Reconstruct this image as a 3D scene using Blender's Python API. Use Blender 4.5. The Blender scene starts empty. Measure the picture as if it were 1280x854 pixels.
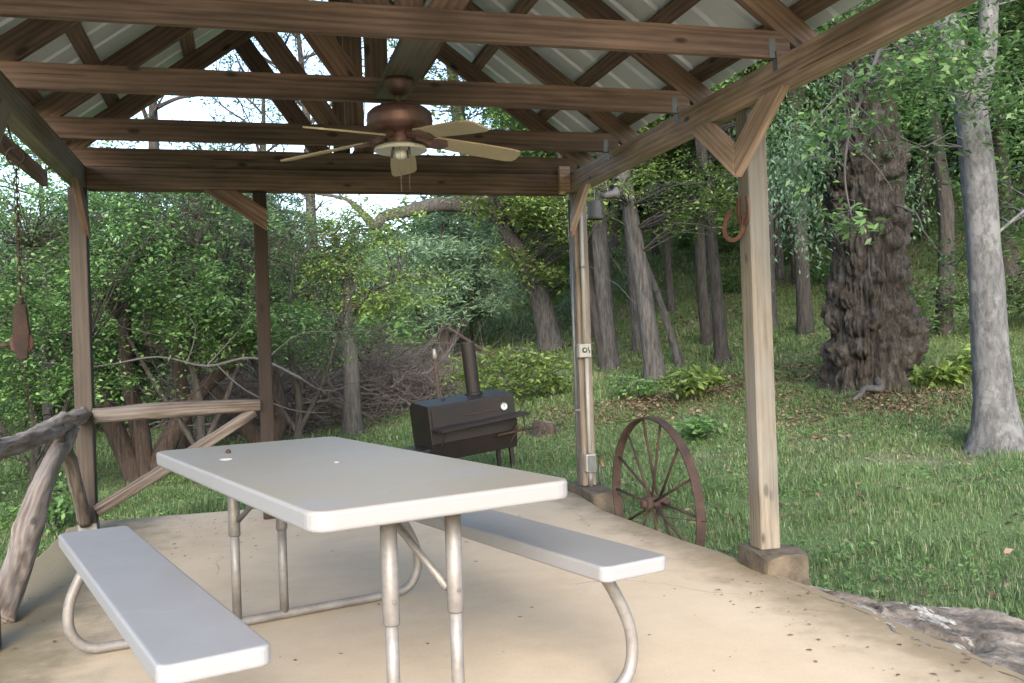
import bpy, math, random
import numpy as np
from mathutils import Vector, Matrix, noise
PI = math.pi
R = math.radians
rnd = random.Random(7)
rng = np.random.default_rng(11)
scn = bpy.context.scene
col = scn.collection

# ------------------------------------------------------------------ camera, sky, sun, exposure
YAW, PITCH, ROLL, FPX, CAMH = 0.2754, 0.0024, -0.0345, 1163.3, 1.1188
f = Vector((math.sin(YAW)*math.cos(PITCH), math.cos(YAW)*math.cos(PITCH), math.sin(PITCH)))
r = Vector((math.cos(YAW), -math.sin(YAW), 0)); u = r.cross(f)
r2 = math.cos(ROLL)*r + math.sin(ROLL)*u; u2 = -math.sin(ROLL)*r + math.cos(ROLL)*u
cam = bpy.data.objects.new('camera', bpy.data.cameras.new('camera')); col.objects.link(cam)
M = Matrix((r2, u2, -f)).transposed().to_4x4(); M.translation = (0, 0, CAMH)
cam.matrix_world = M
cam.data.sensor_width = 36; cam.data.lens = 36*FPX/1280
cam.data.clip_start = .05; cam.data.clip_end = 600
scn.camera = cam

SUN_EL, SUN_AZ = R(27), R(193)          # azimuth clockwise from +Y: the light comes in from behind the camera
w = bpy.data.worlds.new('World'); scn.world = w; w.use_nodes = True
nt = w.node_tree; bg = nt.nodes['Background']
sky = nt.nodes.new('ShaderNodeTexSky'); sky.sky_type = 'NISHITA'; sky.sun_disc = False
sky.sun_elevation = SUN_EL; sky.sun_rotation = SUN_AZ; sky.air_density = 1.0; sky.dust_density = 2.2; sky.ozone_density = .8
nt.links.new(sky.outputs[0], bg.inputs[0]); bg.inputs[1].default_value = 0.15
sl = bpy.data.lights.new('sun', 'SUN'); sl.energy = .95; sl.angle = R(30); sl.color = (1, .975, .95)
so = bpy.data.objects.new('sun', sl); col.objects.link(so)
sd = Vector((math.sin(SUN_AZ)*math.cos(SUN_EL), math.cos(SUN_AZ)*math.cos(SUN_EL), math.sin(SUN_EL)))
so.rotation_euler = sd.to_track_quat('Z', 'Y').to_euler()
vs = scn.view_settings
vs.view_transform = 'Standard'; vs.look = 'None'; vs.gamma = 1; vs.use_curve_mapping = False
vs.exposure = 2.15
cy = scn.cycles
cy.use_denoising = True
cy.max_bounces = 7; cy.diffuse_bounces = 4; cy.glossy_bounces = 2; cy.transmission_bounces = 4; cy.transparent_max_bounces = 4
cy.caustics_reflective = False; cy.caustics_refractive = False

# ------------------------------------------------------------------ materials
def mat_new(name):
    m = bpy.data.materials.new(name); m.use_nodes = True
    n = m.node_tree.nodes; b = n['Principled BSDF']
    return m, n, m.node_tree.links, b
def ramp(n, stops):
    c = n.new('ShaderNodeValToRGB'); e = c.color_ramp.elements
    while len(e) < len(stops): e.new(.5)
    for q, (p, k) in zip(e, stops): q.position = p; q.color = (*k, 1)
    return c
def coords(n, l, scale, rnd_off=True, src='Object'):
    t = n.new('ShaderNodeTexCoord'); mp = n.new('ShaderNodeMapping'); mp.inputs['Scale'].default_value = scale
    if rnd_off:
        oi = n.new('ShaderNodeObjectInfo'); ml = n.new('ShaderNodeMath'); ml.operation = 'MULTIPLY'; ml.inputs[1].default_value = 37
        ad = n.new('ShaderNodeVectorMath'); ad.operation = 'ADD'
        l.new(oi.outputs['Random'], ml.inputs[0]); l.new(t.outputs[src], ad.inputs[0]); l.new(ml.outputs[0], ad.inputs[1]); l.new(ad.outputs[0], mp.inputs[0])
    else: l.new(t.outputs[src], mp.inputs[0])
    return mp.outputs[0]
def noise_n(n, l, vec, scale, detail=5, rough=.55, dist=0):
    k = n.new('ShaderNodeTexNoise'); k.inputs['Scale'].default_value = scale; k.inputs['Detail'].default_value = detail
    k.inputs['Roughness'].default_value = rough; k.inputs['Distortion'].default_value = dist
    l.new(vec, k.inputs['Vector']); return k.outputs['Fac']
def mixc(n, l, fac, a, b, mode='MIX'):
    k = n.new('ShaderNodeMix'); k.data_type = 'RGBA'; k.blend_type = mode
    if isinstance(fac, (int, float)): k.inputs[0].default_value = fac
    else: l.new(fac, k.inputs[0])
    for i, v in ((6, a), (7, b)):
        if isinstance(v, tuple): k.inputs[i].default_value = (*v, 1)
        else: l.new(v, k.inputs[i])
    return k.outputs[2]
def bump(n, l, b, h, strength, dist=.01):
    k = n.new('ShaderNodeBump'); k.inputs['Strength'].default_value = strength; k.inputs['Distance'].default_value = dist
    l.new(h, k.inputs['Height']); l.new(k.outputs[0], b.inputs['Normal'])
def maprange(n, l, v, a, b, c=0, d=1):
    k = n.new('ShaderNodeMapRange'); k.interpolation_type = 'SMOOTHSTEP'
    for i, x in zip((1, 2, 3, 4), (a, b, c, d)): k.inputs[i].default_value = x
    l.new(v, k.inputs[0]); return k.outputs[0]

def wood(name, dark, mid, light, grey=None, grey_amt=0., rough=.75):
    """sawn timber: grain along the board's own local X, knots, per-board tint"""
    m, n, l, b = mat_new(name)
    v = coords(n, l, (.55, 9, 9))
    g = noise_n(n, l, v, 2.2, 6, .6, 1.2)
    v2 = coords(n, l, (1.1, 34, 34)); fine = noise_n(n, l, v2, 3, 4, .7)
    wv = n.new('ShaderNodeTexWave'); wv.wave_type = 'RINGS'; wv.rings_direction = 'X'; wv.inputs['Scale'].default_value = 2.1; wv.inputs['Distortion'].default_value = 5
    wv.inputs['Detail'].default_value = 3; wv.inputs['Detail Scale'].default_value = 1.3
    l.new(coords(n, l, (.55, 7, 7)), wv.inputs['Vector'])
    a = n.new('ShaderNodeMath'); a.operation = 'MULTIPLY_ADD'; l.new(wv.outputs['Fac'], a.inputs[0]); a.inputs[1].default_value = .26; l.new(g, a.inputs[2])
    c = ramp(n, [(.36, dark), (.60, mid), (.88, light)]); l.new(a.outputs[0], c.inputs[0])
    cc = mixc(n, l, .30, c.outputs[0], ramp_of(n, l, fine, [(.3, tuple(x*.55 for x in dark)), (.7, light)]), 'MIX')
    vo = n.new('ShaderNodeTexVoronoi'); vo.inputs['Scale'].default_value = 1; vo.inputs['Randomness'].default_value = 1
    l.new(coords(n, l, (3.6, 8.5, 8.5)), vo.inputs['Vector'])
    kn = maprange(n, l, vo.outputs['Distance'], .07, .17, .9, 0)
    cc = mixc(n, l, kn, cc, tuple(x*.35 for x in dark))
    chk = maprange(n, l, noise_n(n, l, coords(n, l, (.35, 16, 16)), 2.6, 2, .5), .70, .73)
    ck2 = n.new('ShaderNodeMath'); ck2.operation = 'MULTIPLY'; l.new(chk, ck2.inputs[0]); ck2.inputs[1].default_value = .75
    cc = mixc(n, l, ck2.outputs[0], cc, tuple(x*.3 for x in dark))
    blt = maprange(n, l, noise_n(n, l, coords(n, l, (1.2, 5, 5)), 1.6, 4, .6), .3, .75); hv = n.new('ShaderNodeHueSaturation'); l.new(cc, hv.inputs['Color']); bm = n.new('ShaderNodeMapRange'); bm.inputs[3].default_value = .72; bm.inputs[4].default_value = 1.25; l.new(blt, bm.inputs[0]); l.new(bm.outputs[0], hv.inputs['Value']); cc = hv.outputs[0]
    if grey:
        gm = maprange(n, l, noise_n(n, l, coords(n, l, (.9, 3, 3)), 2, 4), .35, .7)
        k = n.new('ShaderNodeMath'); k.operation = 'MULTIPLY'; l.new(gm, k.inputs[0]); k.inputs[1].default_value = grey_amt
        cc = mixc(n, l, k.outputs[0], cc, grey)
    oi = n.new('ShaderNodeObjectInfo'); hs = n.new('ShaderNodeHueSaturation')
    mr = n.new('ShaderNodeMapRange'); mr.inputs[3].default_value = .78; mr.inputs[4].default_value = 1.22
    l.new(oi.outputs['Random'], mr.inputs[0]); l.new(mr.outputs[0], hs.inputs['Value']); l.new(cc, hs.inputs['Color'])
    l.new(hs.outputs[0], b.inputs['Base Color']); b.inputs['Roughness'].default_value = rough
    bump(n, l, b, fine, .25, .004)
    return m
def ramp_of(n, l, v, stops):
    c = ramp(n, stops); l.new(v, c.inputs[0]); return c.outputs[0]

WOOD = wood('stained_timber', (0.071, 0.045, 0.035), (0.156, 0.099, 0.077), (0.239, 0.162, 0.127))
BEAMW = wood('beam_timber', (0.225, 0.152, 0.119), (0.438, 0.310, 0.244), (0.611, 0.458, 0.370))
POSTW = wood('post_timber', (.075, .060, .044), (.165, .138, .103), (.225, .192, .150), (.16, .155, .142), .7)
LBEAMW = wood('aged_beam_timber', (.11, .085, .066), (.21, .165, .13), (.29, .24, .195), (.22, .205, .18), .5)
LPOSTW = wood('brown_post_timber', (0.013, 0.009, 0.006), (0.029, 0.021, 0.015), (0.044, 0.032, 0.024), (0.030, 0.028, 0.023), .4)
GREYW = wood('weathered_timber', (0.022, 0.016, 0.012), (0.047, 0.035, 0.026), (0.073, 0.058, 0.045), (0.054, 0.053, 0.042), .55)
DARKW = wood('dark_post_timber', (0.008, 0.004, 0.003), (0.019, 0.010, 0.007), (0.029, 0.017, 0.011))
LOGW = wood('cedar_log', (.022, .015, .011), (.095, .070, .056), (.235, .20, .175), (.17, .16, .15), .5, .95)

def plain(name, colr, rough=.6, metal=0., var=.25, scale=6, bumpy=0., tint2=None, fine=60):
    m, n, l, b = mat_new(name)
    v = coords(n, l, (1, 1, 1))
    k = noise_n(n, l, v, scale, 6, .65); k2 = noise_n(n, l, v, fine, 3)
    d = tint2 or tuple(x*(1-var) for x in colr)
    c = ramp_of(n, l, k, [(.35, d), (.68, colr)])
    c = mixc(n, l, .25, c, ramp_of(n, l, k2, [(.3, d), (.7, tuple(min(1, x*1.1) for x in colr))]))
    l.new(c, b.inputs['Base Color']); b.inputs['Roughness'].default_value = rough; b.inputs['Metallic'].default_value = metal
    if bumpy: bump(n, l, b, k2, bumpy, .004)
    return m
PLASTIC_TOP = None
def plastic(name, base, dirt, amt, rough=.45):
    m, n, l, b = mat_new(name)
    v = coords(n, l, (1, 1, 1))
    g = n.new('ShaderNodeNewGeometry'); sp = n.new('ShaderNodeSeparateXYZ'); l.new(g.outputs['True Normal'], sp.inputs[0])
    up = maprange(n, l, sp.outputs[2], .6, .95)
    k = noise_n(n, l, v, 3.2, 7, .7); k = maprange(n, l, k, .2, .6)
    mu = n.new('ShaderNodeMath'); mu.operation = 'MULTIPLY'; l.new(k, mu.inputs[0]); l.new(up, mu.inputs[1])
    m2 = n.new('ShaderNodeMath'); m2.operation = 'MULTIPLY'; l.new(mu.outputs[0], m2.inputs[0]); m2.inputs[1].default_value = amt
    c = mixc(n, l, m2.outputs[0], base, dirt)
    sk = maprange(n, l, noise_n(n, l, coords(n, l, (2, 30, 30)), 4, 4, .7), .62, .72)
    m3 = n.new('ShaderNodeMath'); m3.operation = 'MULTIPLY'; l.new(sk, m3.inputs[0]); m3.inputs[1].default_value = .22
    c = mixc(n, l, m3.outputs[0], c, tuple(x*.6 for x in dirt))
    spk = maprange(n, l, noise_n(n, l, v, 46, 3, .7), .70, .78); m4 = n.new('ShaderNodeMath'); m4.operation = 'MULTIPLY'; l.new(spk, m4.inputs[0]); m4.inputs[1].default_value = .5
    c = mixc(n, l, m4.outputs[0], c, tuple(x*.35 for x in dirt))
    wv = n.new('ShaderNodeTexWave'); wv.inputs['Scale'].default_value = .55; wv.inputs['Distortion'].default_value = 14; wv.inputs['Detail'].default_value = 3; l.new(coords(n, l, (1, 2, 1)), wv.inputs['Vector'])
    sc_ = maprange(n, l, wv.outputs['Fac'], .985, 1.0); m5 = n.new('ShaderNodeMath'); m5.operation = 'MULTIPLY'; l.new(sc_, m5.inputs[0]); m5.inputs[1].default_value = .07
    c = mixc(n, l, m5.outputs[0], c, tuple(min(1, x*1.5) for x in base))
    l.new(c, b.inputs['Base Color']); b.inputs['Roughness'].default_value = rough
    bump(n, l, b, noise_n(n, l, v, 180, 2), .12, .001)
    return m
TABLEP = plastic('table_plastic', (.235, .235, .245), (.24, .218, .178), .95, .48)
BENCHP = plastic('bench_plastic', (.235, .238, .255), (.205, .205, .208), .8, .48)
STEEL = plain('frame_steel', (0.231, 0.224, 0.219), .5, .25, .4, 9, .1, (0.134, 0.125, 0.119))
GALV = plain('galvanised_steel', (0.162, 0.168, 0.174), .5, .5, .35, 14)
DULL = plain('dull_grey_metal', (.085, .083, .085), .7, 0, .3, 12)
WHITEP = plain('white_paint', (0.612, 0.612, 0.578), .5, 0, .12, 8)
BOXP = plain('box_plastic', (0.375, 0.375, 0.352), .5, 0, .2, 10)
BLACK = plain('black_plastic', (.02, .02, .02), .5)
RUST = plain('rusty_iron', (0.074, 0.043, 0.032), .85, .15, .5, 14, .5, (0.030, 0.020, 0.016))
RUSTRED = plain('red_rust', (0.136, 0.064, 0.043), .85, .1, .5, 16, .4, (0.059, 0.029, 0.023))
SMOKE = plain('black_steel', (0.016, 0.015, 0.015), .5, .3, .4, 5, .3, (0.031, 0.022, 0.019))
COPPER = plain('aged_copper', (0.215, 0.126, 0.108), .42, .45, .45, 10, .05, (0.118, 0.067, 0.061))
BLADE = plain('blade_veneer', (0.512, 0.431, 0.307), .5, 0, .2, 4)
GLASSW = plain('frosted_glass', (.75, .75, .74), .3, 0, .08, 9)
ROCK = None

def metal_roof():
    m, n, l, b = mat_new('roof_metal')
    v = coords(n, l, (1, 1, 1), False)
    k = noise_n(n, l, v, 2.0, 5)
    l.new(ramp_of(n, l, k, [(.3, (.69, .73, .81)), (.7, (.77, .81, .89))]), b.inputs['Base Color'])
    b.inputs['Metallic'].default_value = .25; b.inputs['Roughness'].default_value = .42
    return m
ROOFM = metal_roof()

def concrete():
    m, n, l, b = mat_new('slab_concrete')
    v = coords(n, l, (1, 1, 1), False)
    big = noise_n(n, l, v, .9, 6, .6, .4); mid = noise_n(n, l, v, 5, 6, .65); fine = noise_n(n, l, v, 90, 3, .7)
    c = ramp_of(n, l, big, [(.30, (.40, .32, .225)), (.5, (.48, .39, .285)), (.72, (.53, .44, .335))])
    c = mixc(n, l, .35, c, ramp_of(n, l, mid, [(.3, (.34, .265, .185)), (.7, (.53, .44, .335))]))
    c = mixc(n, l, .22, c, ramp_of(n, l, fine, [(.3, (.32, .25, .16)), (.7, (.50, .42, .31))]))
    # damp, mossy margins along the two long edges of the slab (dirt where rain blows in)
    t = n.new('ShaderNodeTexCoord'); s = n.new('ShaderNodeSeparateXYZ'); l.new(t.outputs['Object'], s.inputs[0])
    def edge(a0, a1, thr0, thr1):
        e = maprange(n, l, s.outputs[0], a0, a1)
        mm = n.new('ShaderNodeMath'); mm.operation = 'MULTIPLY_ADD'; l.new(mid, mm.inputs[0]); mm.inputs[1].default_value = .9; l.new(e, mm.inputs[2])
        return maprange(n, l, mm.outputs[0], thr0, thr1)
    c = mixc(n, l, edge(1.45, 2.55, .78, 1.38), c, (.20, .158, .098))
    c = mixc(n, l, edge(-.1, -1.35, .55, 1.2), c, (.15, .125, .075))
    st = maprange(n, l, noise_n(n, l, coords(n, l, (1.2, 3, 1), False), 3.2, 6, .7, .6), .60, .72)
    ms = n.new('ShaderNodeMath'); ms.operation = 'MULTIPLY'; l.new(st, ms.inputs[0]); ms.inputs[1].default_value = .3
    c = mixc(n, l, ms.outputs[0], c, (.33, .24, .13))
    vc = n.new('ShaderNodeTexVoronoi'); vc.feature = 'DISTANCE_TO_EDGE'; vc.inputs['Scale'].default_value = .42
    wr = n.new('ShaderNodeVectorMath'); wr.operation = 'MULTIPLY_ADD'; nn_ = n.new('ShaderNodeTexNoise'); nn_.inputs['Scale'].default_value = 3; nn_.inputs['Detail'].default_value = 6; l.new(v, nn_.inputs['Vector'])
    l.new(nn_.outputs['Color'], wr.inputs[0]); wr.inputs[1].default_value = (.22, .22, .22); l.new(v, wr.inputs[2]); l.new(wr.outputs[0], vc.inputs['Vector'])
    ck = maprange(n, l, vc.outputs['Distance'], .0, .0022, 1, 0); mc = n.new('ShaderNodeMath'); mc.operation = 'MULTIPLY'; l.new(ck, mc.inputs[0]); l.new(maprange(n, l, big, .45, .6), mc.inputs[1])
    c = mixc(n, l, mc.outputs[0], c, (.20, .15, .09))
    gr = maprange(n, l, noise_n(n, l, v, 38, 4, .75), .66, .74); mg = n.new('ShaderNodeMath'); mg.operation = 'MULTIPLY'; l.new(gr, mg.inputs[0]); mg.inputs[1].default_value = .35
    c = mixc(n, l, mg.outputs[0], c, (.22, .16, .095))
    l.new(c, b.inputs['Base Color']); b.inputs['Roughness'].default_value = .82
    bump(n, l, b, fine, .3, .003)
    return m
CONC = concrete()
def rock():
    m, n, l, b = mat_new('limestone')
    v = coords(n, l, (1, 1, 1), False)
    k = noise_n(n, l, v, 6, 8, .7, .3); big = noise_n(n, l, v, 2.3, 5)
    c = ramp_of(n, l, k, [(.34, (.045, .038, .031)), (.5, (.15, .128, .105)), (.68, (.27, .24, .205))])
    wh = maprange(n, l, noise_n(n, l, coords(n, l, (3.4, 1.0, 1), False), 2.4, 7, .65), .57, .62)
    c = mixc(n, l, wh, c, (.40, .385, .35))
    c = mixc(n, l, maprange(n, l, big, .58, .75), c, (.06, .05, .035))
    l.new(c, b.inputs['Base Color']); b.inputs['Roughness'].default_value = .95
    bump(n, l, b, k, 1.0, .035)
    return m
ROCK = rock()
FOOT = plain('footing_stone', (0.135, 0.107, 0.077), .95, 0, .5, 9, .9, (0.037, 0.031, 0.022), 34)

def ground_mat():
    m, n, l, b = mat_new('ground_soil')
    v = coords(n, l, (1, 1, 1), False)
    a = noise_n(n, l, v, .55, 6, .6); k = noise_n(n, l, v, 9, 6, .7); fi = noise_n(n, l, v, 60, 3)
    soil = ramp_of(n, l, k, [(.3, (.055, .045, .034)), (.55, (.13, .108, .085)), (.75, (.22, .19, .16))])
    grs = ramp_of(n, l, fi, [(.3, (.045, .075, .024)), (.7, (.10, .155, .05))])
    c = mixc(n, l, maprange(n, l, a, .50, .68), grs, soil)
    l.new(c, b.inputs['Base Color']); b.inputs['Roughness'].default_value = 1
    bump(n, l, b, k, .6, .04)
    return m
GROUND = ground_mat()

def leaf_mat(name, stops, trans=.35, rough=.5):
    m, n, l, b = mat_new(name)
    g = n.new('ShaderNodeNewGeometry'); oi = n.new('ShaderNodeObjectInfo')
    c = ramp_of(n, l, g.outputs['Random Per Island'], stops)
    hs = n.new('ShaderNodeHueSaturation'); mr = n.new('ShaderNodeMapRange'); mr.inputs[3].default_value = .75; mr.inputs[4].default_value = 1.25
    l.new(oi.outputs['Random'], mr.inputs[0]); l.new(mr.outputs[0], hs.inputs['Value']); l.new(c, hs.inputs['Color'])
    l.new(hs.outputs[0], b.inputs['Base Color']); b.inputs['Roughness'].default_value = rough
    tr = n.new('ShaderNodeBsdfTranslucent'); l.new(hs.outputs[0], tr.inputs[0])
    mx = n.new('ShaderNodeMixShader'); mx.inputs[0].default_value = trans
    l.new(b.outputs[0], mx.inputs[1]); l.new(tr.outputs[0], mx.inputs[2])
    l.new(mx.outputs[0], n['Material Output'].inputs[0])
    return m
LF_ELM = leaf_mat('elm_leaf', [(0, (0.060, 0.126, 0.042)), (.5, (0.108, 0.210, 0.066)), (1, (0.180, 0.306, 0.102))], .45)
LF_YEL = leaf_mat('spring_leaf', [(0, (0.102, 0.174, 0.042)), (.5, (0.180, 0.270, 0.066)), (1, (0.264, 0.360, 0.102))], .45)
LF_JUN = leaf_mat('juniper_leaf', [(0, (0.026, 0.050, 0.026)), (.6, (0.054, 0.094, 0.046)), (1, (0.084, 0.138, 0.066))], .25)
LF_BLU = leaf_mat('bluish_leaf', [(0, (0.084, 0.150, 0.090)), (.6, (0.138, 0.228, 0.138)), (1, (0.216, 0.318, 0.204))], .35)
LF_OAK = leaf_mat('oak_leaf', [(0, (0.038, 0.074, 0.029)), (.6, (0.074, 0.132, 0.046)), (1, (0.120, 0.192, 0.066))], .4)
LF_GRS = leaf_mat('grass_blade', [(0, (0.069, 0.120, 0.039)), (.5, (0.116, 0.190, 0.066)), (.85, (0.173, 0.252, 0.100)), (1, (0.329, 0.311, 0.210))], .4, .6)
LF_DEAD = leaf_mat('dead_leaf', [(0, (.06, .038, .022)), (.5, (.15, .095, .055)), (1, (.27, .20, .14))], .1, .8)

def bark(name, dark, light, sx=14, sz=1.6, lich=None, amt=.0, bstr=.9, bd=.03):
    m, n, l, b = mat_new(name)
    v = coords(n, l, (sx, sx, sz))
    k = noise_n(n, l, v, 1.6, 7, .68, .5)
    c = ramp_of(n, l, k, [(.38, dark), (.62, light)])
    if lich:
        z = maprange(n, l, noise_n(n, l, coords(n, l, (3, 3, 2)), 2.2, 6, .7), .5, .62)
        q = n.new('ShaderNodeMath'); q.operation = 'MULTIPLY'; l.new(z, q.inputs[0]); q.inputs[1].default_value = amt
        c = mixc(n, l, q.outputs[0], c, lich)
    l.new(c, b.inputs['Base Color']); b.inputs['Roughness'].default_value = .95
    bump(n, l, b, k, bstr, bd)
    return m
BK_GREY = bark('grey_bark', (0.026, 0.024, 0.023), (0.084, 0.081, 0.079), 16, 2.2)
BK_PALE = bark('pale_bark', (0.047, 0.047, 0.050), (0.102, 0.105, 0.110), 13, 5, (0.143, 0.149, 0.149), .7, .6, .015)
BK_DARK = bark('dark_bark', (0.014, 0.013, 0.012), (0.050, 0.044, 0.040), 14, 2)
BK_JUN = bark('juniper_bark', (0.022, 0.015, 0.012), (0.076, 0.054, 0.044), 26, 1.0)
BK_BIG = bark('gnarled_bark', (0.008, 0.006, 0.005), (0.051, 0.043, 0.034), 15, 3.0, (0.111, 0.106, 0.098), .4, 1.0, .05)
TWIG = plain('dead_twig', (0.096, 0.084, 0.078), .95, 0, .5, 8, 0, (0.040, 0.034, 0.032))
TWIGP = plain('pale_twig', (0.074, 0.070, 0.068), .95, 0, .4, 8)

# ------------------------------------------------------------------ helpers
WM = {}
ID = Matrix.Identity(4)
def place(o, W, parent=None):
    W = W.copy(); WM[o.name] = W
    if parent is None: o.matrix_basis = W
    else: o.parent = parent; o.matrix_basis = WM[parent.name].inverted() @ W
    return o
def T(x, y, z): return Matrix.Translation((x, y, z))
def meta(o, label=None, cat=None, group=None, kind=None):
    for k, v in (('label', label), ('category', cat), ('group', group), ('kind', kind)):
        if v: o[k] = v
    return o
def thing(name, loc, label, cat, group=None, W=None):
    o = bpy.data.objects.new(name, None); col.objects.link(o); o.empty_display_size = .1
    place(o, W if W is not None else T(*loc)); return meta(o, label, cat, group)
def mesh_np(name, V, F, smooth=False):
    """V (n,3) float, F (m,k) int -> mesh, fast path"""
    me = bpy.data.meshes.new(name); V = np.asarray(V, np.float32); F = np.asarray(F, np.int32)
    me.vertices.add(len(V)); me.vertices.foreach_set('co', V.ravel())
    k = F.shape[1]; me.loops.add(F.size); me.loops.foreach_set('vertex_index', F.ravel())
    me.polygons.add(len(F)); me.polygons.foreach_set('loop_start', np.arange(0, F.size, k, dtype=np.int32))
    me.polygons.foreach_set('loop_total', np.full(len(F), k, np.int32))
    if smooth: me.polygons.foreach_set('use_smooth', np.ones(len(F), bool))
    me.update(calc_edges=True); return me
class MB:
    """collects simple shapes into one mesh"""
    def __init__(s): s.v = []; s.f = []
    def add(s, V, F):
        o = len(s.v); s.v += [tuple(p) for p in V]; s.f += [tuple(i+o for i in q) for q in F]; return s
    def box(s, x0, x1, y0, y1, z0, z1, Mx=None):
        V = [Vector(p) for p in ((x0,y0,z0),(x1,y0,z0),(x1,y1,z0),(x0,y1,z0),(x0,y0,z1),(x1,y0,z1),(x1,y1,z1),(x0,y1,z1))]
        if Mx is not None: V = [Mx @ p for p in V]
        return s.add(V, [(0,3,2,1),(4,5,6,7),(0,1,5,4),(1,2,6,5),(2,3,7,6),(3,0,4,7)])
    def tube(s, pts, rad, n=8, caps=True, amp=0, seed=0, fr=5):
        pts = [Vector(p) for p in pts]
        if not hasattr(rad, '__len__'): rad = [rad]*len(pts)
        o = len(s.v); ref = None
        for i, p in enumerate(pts):
            d = (pts[min(i+1, len(pts)-1)] - pts[max(i-1, 0)]).normalized()
            if ref is None:
                ref = Vector((0,0,1)) if abs(d.z) < .9 else Vector((1,0,0))
            a = (ref - d*ref.dot(d)).normalized(); b = d.cross(a); ref = a
            for k in range(n):
                t = 2*PI*k/n; q = a*math.cos(t)+b*math.sin(t); rr = rad[i]
                if amp: rr *= 1 + amp*noise.noise(p*fr*.35 + q*1.3 + Vector((seed*7.1, 0, 0))) + .6*amp*noise.noise(p*fr*1.2 + q*2.9 + Vector((seed, 3, 0)))
                s.v.append(tuple(p + q*rr))
        for i in range(len(pts)-1):
            for k in range(n):
                a = o+i*n+k; b = o+i*n+(k+1) % n; s.f.append((a, b, b+n, a+n))
        if caps:
            s.f.append(tuple(o+k for k in reversed(range(n)))); e = o+(len(pts)-1)*n; s.f.append(tuple(e+k for k in range(n)))
        return s
    def lathe(s, prof, n=24, Mx=None):
        """prof [(r,z)...] about local Z"""
        o = len(s.v)
        for rr, z in prof:
            for k in range(n):
                p = Vector((rr*math.cos(2*PI*k/n), rr*math.sin(2*PI*k/n), z)); s.v.append(tuple(Mx @ p if Mx is not None else p))
        for i in range(len(prof)-1):
            for k in range(n):
                a = o+i*n+k; b = o+i*n+(k+1) % n; s.f.append((a, b, b+n, a+n))
        return s
    def prism(s, poly, z0, z1, Mx=None):
        n = len(poly); V = [Vector((x, y, z0)) for x, y in poly]+[Vector((x, y, z1)) for x, y in poly]
        if Mx is not None: V = [Mx @ p for p in V]
        return s.add(V, [tuple(reversed(range(n))), tuple(range(n, 2*n))]+[(i, (i+1) % n, n+(i+1) % n, n+i) for i in range(n)])
    def build(s, name, m, parent=None, W=None, smooth=False, bevel=0, seg=2, auto=None):
        me = bpy.data.meshes.new(name); me.from_pydata(s.v, [], s.f)
        me.validate(); me.update()
        o = bpy.data.objects.new(name, me); col.objects.link(o); me.materials.append(m)
        if smooth: me.polygons.foreach_set('use_smooth', np.ones(len(me.polygons), bool))
        place(o, W if W is not None else (WM[parent.name] if parent else Matrix.Identity(4)), parent)
        if bevel:
            bv = o.modifiers.new('bevel', 'BEVEL'); bv.width = bevel; bv.segments = seg; bv.limit_method = 'ANGLE'; bv.angle_limit = R(40)
        return o
def raw(name, me, m, parent=None, W=None):
    o = bpy.data.objects.new(name, me); col.objects.link(o); me.materials.clear(); me.materials.append(m)
    place(o, W if W is not None else (WM[parent.name] if parent else Matrix.Identity(4)), parent); return o
def frame(a, b, up):
    a, b = Vector(a), Vector(b); x = (b-a).normalized(); z = Vector(up); z = (z - x*z.dot(x)).normalized(); y = z.cross(x)
    m = Matrix((x, y, z)).transposed().to_4x4(); m.translation = a; return m, (b-a).length
def board(name, a, b, wid, hgt, m, parent, up=(0,0,1), cut=(0, 0), bevel=.004):
    """sawn board from a to b: wid across, hgt along up; cut = end slants (x shift per unit height)"""
    Mx, L = frame(a, b, up); h, y = hgt/2, wid/2
    V = []
    for z in (-h, h):
        V += [(cut[0]*z, -y, z), (L+cut[1]*z, -y, z), (L+cut[1]*z, y, z), (cut[0]*z, y, z)]
    mb = MB().add(V, [(0,3,2,1),(4,5,6,7),(0,1,5,4),(1,2,6,5),(2,3,7,6),(3,0,4,7)])
    return mb.build(name, m, parent, Mx, bevel=bevel)
def log(name, pts, rad, m, parent, n=18, amp=.16, seed=0, sub=6):
    """round timber in its own frame (local X along it) with lumps and bends"""
    pts = [Vector(p) for p in pts]; Mx, L = frame(pts[0], pts[-1], (0,0,1)); inv = Mx.inverted()
    q = smooth_path([inv @ p for p in pts], sub); k = len(q)
    rr = np.interp(np.linspace(0, 1, k), np.linspace(0, 1, len(rad)), rad)
    return MB().tube(q, list(rr), n, True, amp, seed, 6).build(name, m, parent, Mx, smooth=True)
def smooth_path(P, sub=6):
    P = [Vector(p) for p in P]; out = []
    for i in range(len(P)-1):
        p0, p1, p2, p3 = P[max(i-1, 0)], P[i], P[i+1], P[min(i+2, len(P)-1)]
        for k in range(sub):
            t = k/sub; out.append(.5*((2*p1)+(p2-p0)*t+(2*p0-5*p1+4*p2-p3)*t*t+(3*p1-p0-3*p2+p3)*t**3))
    out.append(P[-1]); return out
def sstep(a, b, x):
    t = np.clip((x-a)/(b-a), 0, 1); return t*t*(3-2*t)

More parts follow.
